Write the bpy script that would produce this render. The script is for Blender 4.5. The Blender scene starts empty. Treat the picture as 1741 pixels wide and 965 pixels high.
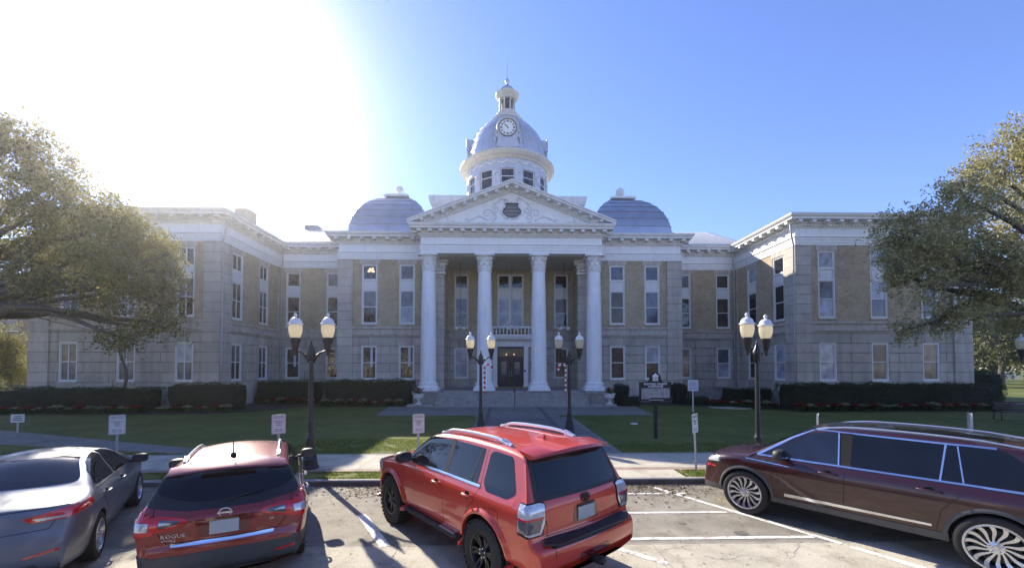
import bpy, bmesh, math, random
from mathutils import Vector, Matrix, noise
R = math.radians
PI = math.pi
rnd = random.Random(7)
S = bpy.context.scene
COL = S.collection

# ------------------------------------------------------------------ camera
cam_d = bpy.data.cameras.new('camera')
cam = bpy.data.objects.new('camera', cam_d)
COL.objects.link(cam)
cam.location = (0, 0, 2.77)
cam.rotation_euler = (R(91.5), 0, R(-1.27))
cam_d.sensor_width = 36
cam_d.lens = 36 * 700 / 1741
cam_d.shift_y = 124.2 / 1741
cam_d.clip_end = 3000
S.camera = cam

# ------------------------------------------------------------------ light
SUN_AZ, SUN_EL = R(-37), R(30)          # azimuth from +Y towards +X
w = bpy.data.worlds.new('World')
S.world = w
w.use_nodes = True
wn = w.node_tree.nodes
wl = w.node_tree.links
bg = wn['Background']
sky = wn.new('ShaderNodeTexSky')
sky.sky_type = 'NISHITA'
sky.sun_disc = False
sky.sun_elevation = SUN_EL
sky.sun_rotation = SUN_AZ
sky.air_density = 1.0
sky.dust_density = 0.0
sky.ozone_density = 6.0
tint = wn.new('ShaderNodeMixRGB'); tint.blend_type = 'MULTIPLY'; tint.inputs[0].default_value = 1
tint.inputs[2].default_value = (1.08, .925, 1.10, 1)
wl.new(sky.outputs[0], tint.inputs[1]); wl.new(tint.outputs[0], bg.inputs[0])
bg.inputs[1].default_value = 0.115
sl = bpy.data.lights.new('sun', 'SUN')
sl.energy = 5.0
sl.angle = R(0.5)
sl.color = (1.0, 0.91, 0.77)
so = bpy.data.objects.new('sun', sl)
COL.objects.link(so)
sd = Vector((math.sin(SUN_AZ) * math.cos(SUN_EL), math.cos(SUN_AZ) * math.cos(SUN_EL), math.sin(SUN_EL)))
so.rotation_euler = sd.to_track_quat('Z', 'Y').to_euler()
so.location = sd * 80
S.view_settings.view_transform = 'Standard'
S.view_settings.look = 'None'
S.view_settings.gamma = 1
S.view_settings.use_curve_mapping = False
S.view_settings.exposure = 1.25
S.render.engine = 'CYCLES'
S.render.resolution_x, S.render.resolution_y = 1024, 567

# ------------------------------------------------------------------ helpers
def tag(o, label=None, cat=None, group=None, kind=None):
    if label: o['label'] = label
    if cat: o['category'] = cat
    if group: o['group'] = group
    if kind: o['kind'] = kind
    return o

def empty(name, loc, rz=0, label=None, cat=None, group=None):
    o = bpy.data.objects.new(name, None)
    COL.objects.link(o)
    o.location = loc
    o.rotation_euler = (0, 0, rz)
    o.empty_display_size = 0.3
    return tag(o, label, cat, group)

def copy_tree(o, parent=None):
    c = o.copy()
    COL.objects.link(c)
    c.parent = parent
    for ch in list(o.children):
        copy_tree(ch, c)
    return c

class MB:
    """collects verts / faces of one part"""
    def __init__(s, off=(0, 0, 0)):
        s.v = []; s.f = []; s.m = []; s.off = Vector(off); s.M = None
    def add(s, vs, fs, mi=0):
        n = len(s.v)
        if s.M is not None:
            vs = [tuple(s.M @ Vector(v)) for v in vs]
        s.v += [tuple(v) for v in vs]
        s.f += [tuple(i + n for i in f) for f in fs]
        s.m += [mi] * len(fs)
    def box(s, x0, x1, y0, y1, z0, z1, mi=0):
        s.add([(x0, y0, z0), (x1, y0, z0), (x1, y1, z0), (x0, y1, z0), (x0, y0, z1), (x1, y0, z1), (x1, y1, z1), (x0, y1, z1)],
              [(0, 3, 2, 1), (4, 5, 6, 7), (0, 1, 5, 4), (1, 2, 6, 5), (2, 3, 7, 6), (3, 0, 4, 7)], mi)
    def quad(s, a, b, c, d, mi=0):
        s.add([a, b, c, d], [(0, 1, 2, 3)], mi)
    def prism(s, pts, d, mi=0):
        """polygon pts (3d) extruded by vector d"""
        n = len(pts)
        d = Vector(d)
        vs = [Vector(p) for p in pts] + [Vector(p) + d for p in pts]
        fs = [tuple(range(n))[::-1], tuple(range(n, 2 * n))]
        fs += [(i, (i + 1) % n, n + (i + 1) % n, n + i) for i in range(n)]
        s.add(vs, fs, mi)
    def lathe(s, prof, c=(0, 0, 0), n=24, mi=0, axis='z', a0=0, a1=2 * PI, cap=True):
        full = abs(a1 - a0 - 2 * PI) < 1e-6
        m = n if full else n + 1
        vs = []
        for r, z in prof:
            for i in range(m):
                a = a0 + (a1 - a0) * i / n
                x, y = r * math.cos(a), r * math.sin(a)
                if axis == 'z': p = (x, y, z)
                elif axis == 'x': p = (z, x, y)
                else: p = (x, z, y)
                vs.append((c[0] + p[0], c[1] + p[1], c[2] + p[2]))
        fs = []
        k = len(prof)
        for j in range(k - 1):
            for i in range(n):
                i2 = (i + 1) % m
                q = (j * m + i, j * m + i2, (j + 1) * m + i2, (j + 1) * m + i)
                fs.append(q)
        if full and cap:
            if prof[0][0] > 1e-4: fs.append(tuple(range(m))[::-1])
            if prof[-1][0] > 1e-4: fs.append(tuple(range((k - 1) * m, k * m)))
        s.add(vs, fs, mi)
    def tube(s, pts, rads, n=8, mi=0, cap=True):
        pts = [Vector(p) for p in pts]
        if not hasattr(rads, '__len__'): rads = [rads] * len(pts)
        vs = []
        ref = None
        for i, p in enumerate(pts):
            t = (pts[min(i + 1, len(pts) - 1)] - pts[max(i - 1, 0)])
            if t.length < 1e-9: t = Vector((0, 0, 1))
            t.normalize()
            if ref is None:
                ref = Vector((0, 0, 1)) if abs(t.z) < .9 else Vector((1, 0, 0))
                ref = (ref - t * ref.dot(t)).normalized()
            else:
                ref = (ref - t * ref.dot(t))
                ref = ref.normalized() if ref.length > 1e-6 else t.orthogonal().normalized()
            b = t.cross(ref)
            for k in range(n):
                a = 2 * PI * k / n
                vs.append(p + (ref * math.cos(a) + b * math.sin(a)) * rads[i])
        fs = []
        for i in range(len(pts) - 1):
            for k in range(n):
                fs.append((i * n + k, i * n + (k + 1) % n, (i + 1) * n + (k + 1) % n, (i + 1) * n + k))
        if cap:
            fs.append(tuple(range(n))[::-1]); fs.append(tuple(range((len(pts) - 1) * n, len(pts) * n)))
        s.add(vs, fs, mi)
    def sphere(s, c, r, n=12, mi=0, sz=1):
        prof = [(r * math.sin(PI * i / n), -r * sz * math.cos(PI * i / n)) for i in range(n + 1)]
        s.lathe(prof, c, n * 2, mi)
    def sweep(s, path, prof, closed=False, mi=0):
        """profile [(out,z)] swept along a plan polyline; outward is to the right of travel"""
        P = [Vector(p) for p in path]
        n = len(P)
        vs = []
        for i in range(n):
            dirs = []
            if i > 0 or closed: dirs.append((P[i] - P[i - 1]).normalized())
            if i < n - 1 or closed: dirs.append((P[(i + 1) % n] - P[i]).normalized())
            ns = [Vector((d.y, -d.x)) for d in dirs]
            if len(ns) == 1: m = ns[0]
            else:
                m = ns[0] + ns[1]
                m = m / max(.2, m.dot(ns[0]))
            for o, z in prof:
                vs.append((P[i].x + m.x * o, P[i].y + m.y * o, z))
        k = len(prof)
        fs = []
        for i in range(n if closed else n - 1):
            j = (i + 1) % n
            for q in range(k - 1):
                fs.append((i * k + q, j * k + q, j * k + q + 1, i * k + q + 1))
        if not closed:
            fs.append(tuple(range(k))[::-1]); fs.append(tuple(range((n - 1) * k, n * k)))
        s.add(vs, fs, mi)
    def build(s, name, mats, parent=None, smooth=False, bevel=0, fix=True, autos=None):
        me = bpy.data.meshes.new(name)
        o3 = s.off
        me.from_pydata([(a - o3.x, b - o3.y, c - o3.z) for a, b, c in s.v], [], s.f)
        if not isinstance(mats, (list, tuple)): mats = [mats]
        for m in mats: me.materials.append(m)
        if len(mats) > 1: me.polygons.foreach_set('material_index', s.m)
        if fix:
            bm = bmesh.new(); bm.from_mesh(me)
            bmesh.ops.recalc_face_normals(bm, faces=bm.faces)
            bm.to_mesh(me); bm.free()
        if smooth:
            me.polygons.foreach_set('use_smooth', [True] * len(me.polygons))
            if autos:
                me.set_sharp_from_angle(angle=R(autos))
        me.update()
        o = bpy.data.objects.new(name, me)
        COL.objects.link(o)
        if parent: o.parent = parent
        if bevel:
            b = o.modifiers.new('bevel', 'BEVEL'); b.width = bevel; b.segments = 2; b.limit_method = 'ANGLE'
        return o

def text_part(name, body, size, mat, parent, loc, rot, extrude=0.002, align='CENTER', space=1.0, bold=0.0, sx=1.0):
    c = bpy.data.curves.new(name, 'FONT')
    c.body = body; c.size = size; c.extrude = extrude; c.align_x = align; c.align_y = 'CENTER'
    c.space_line = space; c.offset = bold; c.resolution_u = 2
    t = bpy.data.objects.new(name, c)
    COL.objects.link(t)
    bpy.context.view_layer.update()
    me = bpy.data.meshes.new_from_object(t)
    bpy.data.objects.remove(t); bpy.data.curves.remove(c)
    me.name = name
    me.materials.clear(); me.materials.append(mat)
    o = bpy.data.objects.new(name, me)
    COL.objects.link(o)
    o.parent = parent; o.location = loc; o.rotation_euler = rot; o.scale = (sx, 1, 1)
    return o

# ------------------------------------------------------------------ materials
def new_mat(name):
    m = bpy.data.materials.new(name); m.use_nodes = True
    return m, m.node_tree.nodes, m.node_tree.links, m.node_tree.nodes['Principled BSDF']

def mat(name, col, rough=.6, metal=0, var=.12, scale=3.0, bump=0, bscale=40, coat=0, spec=.5, streak=0, rand=0):
    """principled with soft colour variation, optional bump and vertical streaks"""
    m, N, L, p = new_mat(name)
    p.inputs['Roughness'].default_value = rough
    p.inputs['Metallic'].default_value = metal
    p.inputs['Specular IOR Level'].default_value = spec
    if coat:
        p.inputs['Coat Weight'].default_value = coat
        p.inputs['Coat Roughness'].default_value = .03
    tc = N.new('ShaderNodeTexCoord')
    nz = N.new('ShaderNodeTexNoise'); nz.inputs['Scale'].default_value = scale; nz.inputs['Detail'].default_value = 6
    nz.inputs['Roughness'].default_value = .65
    L.new(tc.outputs['Object'], nz.inputs['Vector'])
    mx = N.new('ShaderNodeMixRGB')
    mx.inputs[1].default_value = (*[c * (1 - var) for c in col], 1)
    mx.inputs[2].default_value = (*[min(1, c * (1 + var)) for c in col], 1)
    rp = N.new('ShaderNodeMapRange'); rp.inputs[1].default_value = .3; rp.inputs[2].default_value = .7
    L.new(nz.outputs[0], rp.inputs[0]); L.new(rp.outputs[0], mx.inputs[0])
    out = mx.outputs[0]
    if streak:
        mp = N.new('ShaderNodeMapping'); mp.inputs['Scale'].default_value = (2.2, 2.2, .18)
        n2 = N.new('ShaderNodeTexNoise'); n2.inputs['Scale'].default_value = 1.6; n2.inputs['Detail'].default_value = 8
        L.new(tc.outputs['Object'], mp.inputs[0]); L.new(mp.outputs[0], n2.inputs['Vector'])
        r2 = N.new('ShaderNodeMapRange'); r2.inputs[1].default_value = .5; r2.inputs[2].default_value = .78
        L.new(n2.outputs[0], r2.inputs[0])
        ml = N.new('ShaderNodeMath'); ml.operation = 'MULTIPLY'; ml.inputs[1].default_value = streak
        L.new(r2.outputs[0], ml.inputs[0])
        m2 = N.new('ShaderNodeMixRGB'); m2.inputs[2].default_value = (.09, .08, .07, 1)
        L.new(ml.outputs[0], m2.inputs[0]); L.new(out, m2.inputs[1]); out = m2.outputs[0]
    L.new(out, p.inputs['Base Color'])
    if bump:
        n3 = N.new('ShaderNodeTexNoise'); n3.inputs['Scale'].default_value = bscale; n3.inputs['Detail'].default_value = 5
        L.new(tc.outputs['Object'], n3.inputs['Vector'])
        b = N.new('ShaderNodeBump'); b.inputs['Strength'].default_value = bump; b.inputs['Distance'].default_value = .02
        L.new(n3.outputs[0], b.inputs['Height']); L.new(b.outputs[0], p.inputs['Normal'])
    return m

def masonry(name, c1, c2, cm, bw, bh, mortar, bump=.6, dist=.01, rough=.85, streak=.35, off=.5, nvar=.25, shift=0):
    """courses of stone or brick on walls that face X or Y"""
    m, N, L, p = new_mat(name)
    p.inputs['Roughness'].default_value = rough
    tc = N.new('ShaderNodeTexCoord'); sp = N.new('ShaderNodeSeparateXYZ'); L.new(tc.outputs['Object'], sp.inputs[0])
    ad = N.new('ShaderNodeMath'); L.new(sp.outputs[0], ad.inputs[0]); L.new(sp.outputs[1], ad.inputs[1])
    az = N.new('ShaderNodeMath'); L.new(sp.outputs[2], az.inputs[0]); az.inputs[1].default_value = shift
    cb = N.new('ShaderNodeCombineXYZ'); L.new(ad.outputs[0], cb.inputs[0]); L.new(az.outputs[0], cb.inputs[1])
    br = N.new('ShaderNodeTexBrick')
    br.inputs['Scale'].default_value = 1; br.inputs['Brick Width'].default_value = bw; br.inputs['Row Height'].default_value = bh
    br.inputs['Mortar Size'].default_value = mortar; br.inputs['Mortar Smooth'].default_value = .2
    br.inputs['Color1'].default_value = (*c1, 1); br.inputs['Color2'].default_value = (*c2, 1); br.inputs['Mortar'].default_value = (*cm, 1)
    br.offset = off
    L.new(cb.outputs[0], br.inputs['Vector'])
    nz = N.new('ShaderNodeTexNoise'); nz.inputs['Scale'].default_value = .8; nz.inputs['Detail'].default_value = 10; nz.inputs['Roughness'].default_value = .7
    L.new(tc.outputs['Object'], nz.inputs['Vector'])
    mr = N.new('ShaderNodeMapRange'); mr.inputs[1].default_value = .3; mr.inputs[2].default_value = .7
    mr.inputs[3].default_value = 1 - nvar; mr.inputs[4].default_value = 1 + nvar * .6
    L.new(nz.outputs[0], mr.inputs[0])
    hs = N.new('ShaderNodeHueSaturation'); L.new(br.outputs['Color'], hs.inputs['Color']); L.new(mr.outputs[0], hs.inputs['Value'])
    mp = N.new('ShaderNodeMapping'); mp.inputs['Scale'].default_value = (1.6, 1.6, .16)
    n2 = N.new('ShaderNodeTexNoise'); n2.inputs['Scale'].default_value = 1.5; n2.inputs['Detail'].default_value = 8
    L.new(tc.outputs['Object'], mp.inputs[0]); L.new(mp.outputs[0], n2.inputs['Vector'])
    r2 = N.new('ShaderNodeMapRange'); r2.inputs[1].default_value = .48; r2.inputs[2].default_value = .8; r2.inputs[4].default_value = streak
    L.new(n2.outputs[0], r2.inputs[0])
    m2 = N.new('ShaderNodeMixRGB'); m2.inputs[2].default_value = (.08, .075, .065, 1)
    L.new(r2.outputs[0], m2.inputs[0]); L.new(hs.outputs[0], m2.inputs[1]); L.new(m2.outputs[0], p.inputs['Base Color'])
    b = N.new('ShaderNodeBump'); b.inputs['Strength'].default_value = bump; b.inputs['Distance'].default_value = dist; b.invert = True
    n3 = N.new('ShaderNodeTexNoise'); n3.inputs['Scale'].default_value = 14; n3.inputs['Detail'].default_value = 6
    L.new(tc.outputs['Object'], n3.inputs['Vector'])
    a3 = N.new('ShaderNodeMath'); a3.operation = 'MULTIPLY_ADD'; a3.inputs[1].default_value = .25
    L.new(n3.outputs[0], a3.inputs[0]); L.new(br.outputs['Fac'], a3.inputs[2])
    L.new(a3.outputs[0], b.inputs['Height']); L.new(b.outputs[0], p.inputs['Normal'])
    return m

def glassy(name, col, rough=.04, spec=.6, wav=.06):
    m, N, L, p = new_mat(name)
    p.inputs['Roughness'].default_value = rough
    p.inputs['Specular IOR Level'].default_value = spec
    tc = N.new('ShaderNodeTexCoord')
    oi = N.new('ShaderNodeObjectInfo'); ad = N.new('ShaderNodeVectorMath'); sc = N.new('ShaderNodeVectorMath'); sc.operation = 'SCALE'; sc.inputs['Scale'].default_value = 1
    L.new(tc.outputs['Object'], ad.inputs[0]); L.new(oi.outputs['Location'], ad.inputs[1])
    n4 = N.new('ShaderNodeTexNoise'); n4.inputs['Scale'].default_value = 1.7; n4.inputs['Detail'].default_value = 4; L.new(ad.outputs[0], n4.inputs['Vector'])
    r4 = N.new('ShaderNodeValToRGB'); L.new(n4.outputs[0], r4.inputs[0])
    r4.color_ramp.elements[0].position = .40; r4.color_ramp.elements[0].color = (*[c * .65 for c in col], 1)
    r4.color_ramp.elements[1].position = .62; r4.color_ramp.elements[1].color = (*[min(.9, c * 1.08) for c in col], 1)
    L.new(r4.outputs[0], p.inputs['Base Color'])
    n3 = N.new('ShaderNodeTexNoise'); n3.inputs['Scale'].default_value = 1.3; n3.inputs['Detail'].default_value = 2
    L.new(tc.outputs['Object'], n3.inputs['Vector'])
    b = N.new('ShaderNodeBump'); b.inputs['Strength'].default_value = wav; b.inputs['Distance'].default_value = .3
    L.new(n3.outputs[0], b.inputs['Height']); L.new(b.outputs[0], p.inputs['Normal'])
    return m

M = {}
M['stone'] = masonry('limestone', (.53, .485, .41), (.43, .395, .34), (.17, .15, .13), 3.3, .66, .02, bump=.9, dist=.03, streak=.4, shift=.28)
M['ashlar'] = masonry('limestone_quoin', (.54, .49, .42), (.46, .42, .36), (.19, .17, .15), 60, .66, .016, bump=.7, dist=.02, streak=.35, shift=.28)
M['brick'] = masonry('buff_brick', (.60, .48, .30), (.43, .34, .215), (.34, .28, .20), .23, .078, .012, bump=.5, dist=.006, streak=.25)
M['plain_stone'] = mat('dressed_stone', (.49, .44, .38), .85, var=.18, streak=.5, bump=.3)
M['dark_stone'] = mat('weathered_stone', (.33, .30, .265), .9, var=.25, streak=.7, bump=.4)
M['white'] = mat('white_paint_masonry', (.84, .84, .82), .55, var=.04, streak=.12, bump=.1)
M['cream'] = mat('white_paint_trim', (.78, .77, .74), .6, var=.06, streak=.2, bump=.1)
M['column'] = mat('column_paint', (.82, .82, .81), .5, var=.05, streak=.16)
M['frame'] = mat('window_frame_paint', (.70, .70, .68), .55, var=.06)
M['roof'] = mat('light_metal_roof', (.5, .5, .52), .5, var=.2, metal=.3)
M['dark'] = mat('dark_void', (.015, .015, .017), .8, var=.2)
M['black'] = mat('black_metal', (.018, .018, .02), .42, var=.2, bump=.1)
M['gold'] = mat('gilded_trim', (.62, .47, .2), .45, var=.2, metal=.3)
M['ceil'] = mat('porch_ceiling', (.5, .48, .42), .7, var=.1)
# ------------------------------------------------------------------ ground
def ground_mats():
    # rough aged concrete / asphalt parking
    m, N, L, p = new_mat('aged_concrete_paving')
    tc = N.new('ShaderNodeTexCoord')
    def nz(sc, det=6, ro=.6, src=None):
        n = N.new('ShaderNodeTexNoise'); n.inputs['Scale'].default_value = sc; n.inputs['Detail'].default_value = det
        n.inputs['Roughness'].default_value = ro; L.new(tc.outputs['Object'], n.inputs['Vector']); return n
    def ramp(src, stops):
        r = N.new('ShaderNodeValToRGB'); L.new(src, r.inputs[0])
        el = r.color_ramp.elements
        el[0].position, el[0].color = stops[0][0], (*stops[0][1], 1)
        el[1].position, el[1].color = stops[-1][0], (*stops[-1][1], 1)
        for pos, c in stops[1:-1]:
            e = el.new(pos); e.color = (*c, 1)
        return r
    a = ramp(nz(.9, 8).outputs[0], [(.3, (.19, .175, .14)), (.52, (.26, .24, .195)), (.72, (.34, .315, .255))])
    sp = ramp(nz(90, 3, .8).outputs[0], [(.36, (.4, .4, .4)), (.5, (.95, .95, .95)), (.66, (1.25, 1.22, 1.18))])
    mx = N.new('ShaderNodeMixRGB'); mx.blend_type = 'MULTIPLY'; mx.inputs[0].default_value = .85
    L.new(a.outputs[0], mx.inputs[1]); L.new(sp.outputs[0], mx.inputs[2])
    st = ramp(nz(2.3, 9, .75).outputs[0], [(.47, (1, 1, 1)), (.58, (.76, .75, .72)), (.70, (.42, .41, .39))])
    m3 = N.new('ShaderNodeMixRGB'); m3.blend_type = 'MULTIPLY'; m3.inputs[0].default_value = .8
    L.new(mx.outputs[0], m3.inputs[1]); L.new(st.outputs[0], m3.inputs[2])
    L.new(m3.outputs[0], p.inputs['Base Color']); p.inputs['Roughness'].default_value = .9
    b = N.new('ShaderNodeBump'); b.inputs['Strength'].default_value = .5; b.inputs['Distance'].default_value = .008
    L.new(nz(60, 5, .7).outputs[0], b.inputs['Height']); L.new(b.outputs[0], p.inputs['Normal'])
    M['lot'] = m
    # lighter concrete slabs with cracks and joints
    m = m.copy(); m.name = 'concrete_slab'
    for n in m.node_tree.nodes:
        if n.type == 'VALTORGB' and abs(n.color_ramp.elements[0].color[0] - .19) < .01:
            for e, c in zip(n.color_ramp.elements, [(.40, .37, .29), (.48, .445, .355), (.55, .51, .42)]): e.color = (*c, 1)
    M['slab'] = m
    m = m.copy(); m.name = 'front_walk_concrete'
    for n in m.node_tree.nodes:
        if n.type == 'VALTORGB' and abs(n.color_ramp.elements[0].color[0] - .40) < .01:
            for e, c in zip(n.color_ramp.elements, [(.33, .32, .30), (.41, .40, .375), (.48, .465, .44)]): e.color = (*c, 1)
    M['walk'] = m
    M['walkdark'] = mat('grooved_dark_path', (.15, .145, .14), .8, var=.3, streak=0, bump=.4)
    m = m.copy(); m.name = 'street_asphalt'
    for n in m.node_tree.nodes:
        if n.type == 'VALTORGB' and abs(n.color_ramp.elements[0].color[0] - .19) < .01:
            for e, c in zip(n.color_ramp.elements, [(.22, .215, .20), (.28, .27, .25), (.34, .33, .30)]): e.color = (*c, 1)
    M['asphalt'] = m
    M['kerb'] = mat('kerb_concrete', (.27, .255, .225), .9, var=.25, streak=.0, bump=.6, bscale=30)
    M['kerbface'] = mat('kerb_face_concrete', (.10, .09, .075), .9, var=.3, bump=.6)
    # grass
    m, N, L, p = new_mat('lawn_grass')
    tc = N.new('ShaderNodeTexCoord')
    n1 = N.new('ShaderNodeTexNoise'); n1.inputs['Scale'].default_value = .35; n1.inputs['Detail'].default_value = 8; n1.inputs['Roughness'].default_value = .7
    n2 = N.new('ShaderNodeTexNoise'); n2.inputs['Scale'].default_value = 28; n2.inputs['Detail'].default_value = 4
    for n in (n1, n2): L.new(tc.outputs['Object'], n.inputs['Vector'])
    r = N.new('ShaderNodeValToRGB'); L.new(n1.outputs[0], r.inputs[0])
    r.color_ramp.elements[0].position = .3; r.color_ramp.elements[0].color = (.065, .10, .018, 1)
    r.color_ramp.elements[1].position = .75; r.color_ramp.elements[1].color = (.19, .185, .05, 1)
    r2 = N.new('ShaderNodeMapRange'); r2.inputs[1].default_value = .3; r2.inputs[2].default_value = .7; r2.inputs[3].default_value = .55; r2.inputs[4].default_value = 1.35
    L.new(n2.outputs[0], r2.inputs[0])
    hs = N.new('ShaderNodeHueSaturation'); L.new(r.outputs[0], hs.inputs['Color']); L.new(r2.outputs[0], hs.inputs['Value'])
    L.new(hs.outputs[0], p.inputs['Base Color']); p.inputs['Roughness'].default_value = .9; p.inputs['Specular IOR Level'].default_value = .2
    b = N.new('ShaderNodeBump'); b.inputs['Strength'].default_value = .9; b.inputs['Distance'].default_value = .04
    L.new(n2.outputs[0], b.inputs['Height']); L.new(b.outputs[0], p.inputs['Normal'])
    M['lawn'] = m
    M['mulch'] = mat('dark_mulch', (.045, .032, .022), .95, var=.5, scale=12, bump=.8)
    m, N, L, p = new_mat('worn_road_paint')
    tc = N.new('ShaderNodeTexCoord')
    n1 = N.new('ShaderNodeTexNoise'); n1.inputs['Scale'].default_value = 5; n1.inputs['Detail'].default_value = 9; n1.inputs['Roughness'].default_value = .8
    L.new(tc.outputs['Object'], n1.inputs['Vector'])
    r = N.new('ShaderNodeValToRGB'); L.new(n1.outputs[0], r.inputs[0])
    r.color_ramp.elements[0].position = .42; r.color_ramp.elements[0].color = (.36, .285, .25, 1)
    r.color_ramp.elements[1].position = .48; r.color_ramp.elements[1].color = (.74, .73, .69, 1)
    L.new(r.outputs[0], p.inputs['Base Color']); p.inputs['Roughness'].default_value = .8
    M['paint'] = m
ground_mats()

def blade_mat(name, c1, c2, transl=.35):
    m, N, L, p = new_mat(name)
    g = N.new('ShaderNodeNewGeometry')
    r = N.new('ShaderNodeValToRGB'); L.new(g.outputs['Random Per Island'], r.inputs[0])
    r.color_ramp.elements[0].color = (*c1, 1); r.color_ramp.elements[1].color = (*c2, 1)
    L.new(r.outputs[0], p.inputs['Base Color']); p.inputs['Roughness'].default_value = .6; p.inputs['Specular IOR Level'].default_value = .3
    t = N.new('ShaderNodeBsdfTranslucent'); L.new(r.outputs[0], t.inputs[0])
    mx = N.new('ShaderNodeMixShader'); mx.inputs[0].default_value = transl
    L.new(p.outputs[0], mx.inputs[1]); L.new(t.outputs[0], mx.inputs[2])
    L.new(mx.outputs[0], N['Material Output'].inputs[0])
    return m
M['blade'] = blade_mat('grass_blades', (.08, .12, .016), (.22, .25, .05), .45)

def sheet(name, x0, x1, y0, y1, z, m, kind='structure'):
    b = MB(); b.quad((x0, y0, z), (x1, y0, z), (x1, y1, z), (x0, y1, z))
    o = b.build(name, m); o['kind'] = kind
    return o
def slab(name, x0, x1, y0, y1, z0, z1, m):
    b = MB(); b.box(x0, x1, y0, y1, z0, z1)
    o = b.build(name, m); o['kind'] = 'structure'
    return o

LZ = .12
sheet('ground', -900, 900, -400, 1500, -.02, M['lawn'])
sheet('road', -300, 300, -14, 6.5, -.008, M['asphalt'])
# parking apron, laid as two pours
sheet('parking_lot', -60, 60, 6.52, 9.83, 0, M['lot'])
sheet('parking_apron', -60, 60, 3.2, 6.52, .002, M['slab'])
b = MB(); 
for x in [-9.2, -5.6, -1.62, 2.35, 6.3, 10.2]:
    b.box(x, x + .018, 3.2, 6.5, .0005, .0045)
b.box(-60, 60, 6.505, 6.535, .0005, .0045); b.box(-60, 60, 5.62, 5.635, .0005, .0045)
tag(b.build('paving_joint', M['dark_stone']), kind='structure')
# hairline cracks and oil spots in the bays
b = MB(); r_ = random.Random(8)
for (x, y, a, n) in ((-1.2, 8.6, -1.2, 16), (2.2, 6.3, -.3, 22), (4.4, 8.9, -1.9, 14), (-4.9, 7.4, -.8, 14), (3.1, 5.4, .2, 20), (.6, 5.2, -.5, 12), (-6.2, 5.5, .3, 14), (6.0, 6.1, -1.4, 12)):
    p = Vector((x, y, 0))
    for i in range(n):
        a += r_.gauss(0, .45); q = p + Vector((math.cos(a), math.sin(a), 0)) * .14; nn = Vector((-math.sin(a), math.cos(a), 0)) * r_.uniform(.002, .006)
        b.add([p + nn + Vector((0, 0, .0045)), p - nn + Vector((0, 0, .0045)), q - nn + Vector((0, 0, .0045)), q + nn + Vector((0, 0, .0045))], [(0, 1, 2, 3)]); p = q
tag(b.build('paving_crack', M['dark_stone'], fix=False), kind='structure')
b = MB()
for (x, y, s_) in ((.4, 7.9, .16), (4.0, 6.9, .12), (-4.2, 8.2, .14), (1.3, 6.0, .09), (3.2, 7.35, .07), (8.2, 6.2, .15), (-2.1, 7.1, .08)):
    pts = [(x + s_ * (1 + .35 * noise.noise(Vector((x, k * .7, 2)))) * math.cos(k * PI / 9), y + s_ * .8 * (1 + .35 * noise.noise(Vector((y, k * .7, 5)))) * math.sin(k * PI / 9), .0042) for k in range(18)]
    b.add(pts, [tuple(range(18))])
tag(b.build('oil_stain', mat('oil_stain', (.13, .12, .10), .6, var=.35, scale=14), fix=False), kind='structure')
# kerb
b = MB()
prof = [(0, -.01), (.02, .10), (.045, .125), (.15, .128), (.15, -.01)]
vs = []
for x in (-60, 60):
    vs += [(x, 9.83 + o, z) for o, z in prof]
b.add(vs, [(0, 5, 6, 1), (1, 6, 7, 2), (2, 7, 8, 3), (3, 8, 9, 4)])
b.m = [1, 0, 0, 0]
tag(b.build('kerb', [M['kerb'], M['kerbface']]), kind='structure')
# planting strip / sidewalk / lawn
slab('verge', -60, 60, 9.98, 10.72, -.01, .105, M['lawn'])
slab('pavement', -60, 60, 10.98, 12.72, -.01, .124, M['slab'])
slab('pavement_edging', -60, 60, 12.72, 12.86, -.01, .128, M['kerb'])
M['paver'] = masonry('brick_pavers', (.30, .17, .13), (.36, .27, .22), (.2, .18, .16), .2, .1, .01, bump=.3)
m = M['paver']
for n in m.node_tree.nodes:      # lay the courses flat
    if n.type == 'COMBXYZ':
        sp = [k for k in m.node_tree.nodes if k.type == 'SEPXYZ'][0]
        m.node_tree.links.new(sp.outputs[0], n.inputs[0]); m.node_tree.links.new(sp.outputs[1], n.inputs[1])
slab('brick_paver_band', -60, 60, 10.72, 10.98, -.01, .122, m)
slab('lawn', -60, 60, 12.86, 60, -.01, .12, M['lawn'])
b = MB()
for x in [-14.6, -12.8, -11, -9.2, -7.4, -5.6, -3.8, -2.0, -.2, 1.6, 3.5, 5.35, 7.1, 8.9, 10.7]:
    b.box(x, x + .014, 10.985, 12.715, .1225, .1265)
for x in [-2.6, 3.45, 4.6]:
    b.box(x, x + .014, 9.99, 10.71, .1, .1275)
tag(b.build('pavement_joint', M['dark_stone']), kind='structure')
slab('driveway_crossing', 2.0, 4.45, 9.981, 10.719, 0, .1235, M['slab'])
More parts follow.
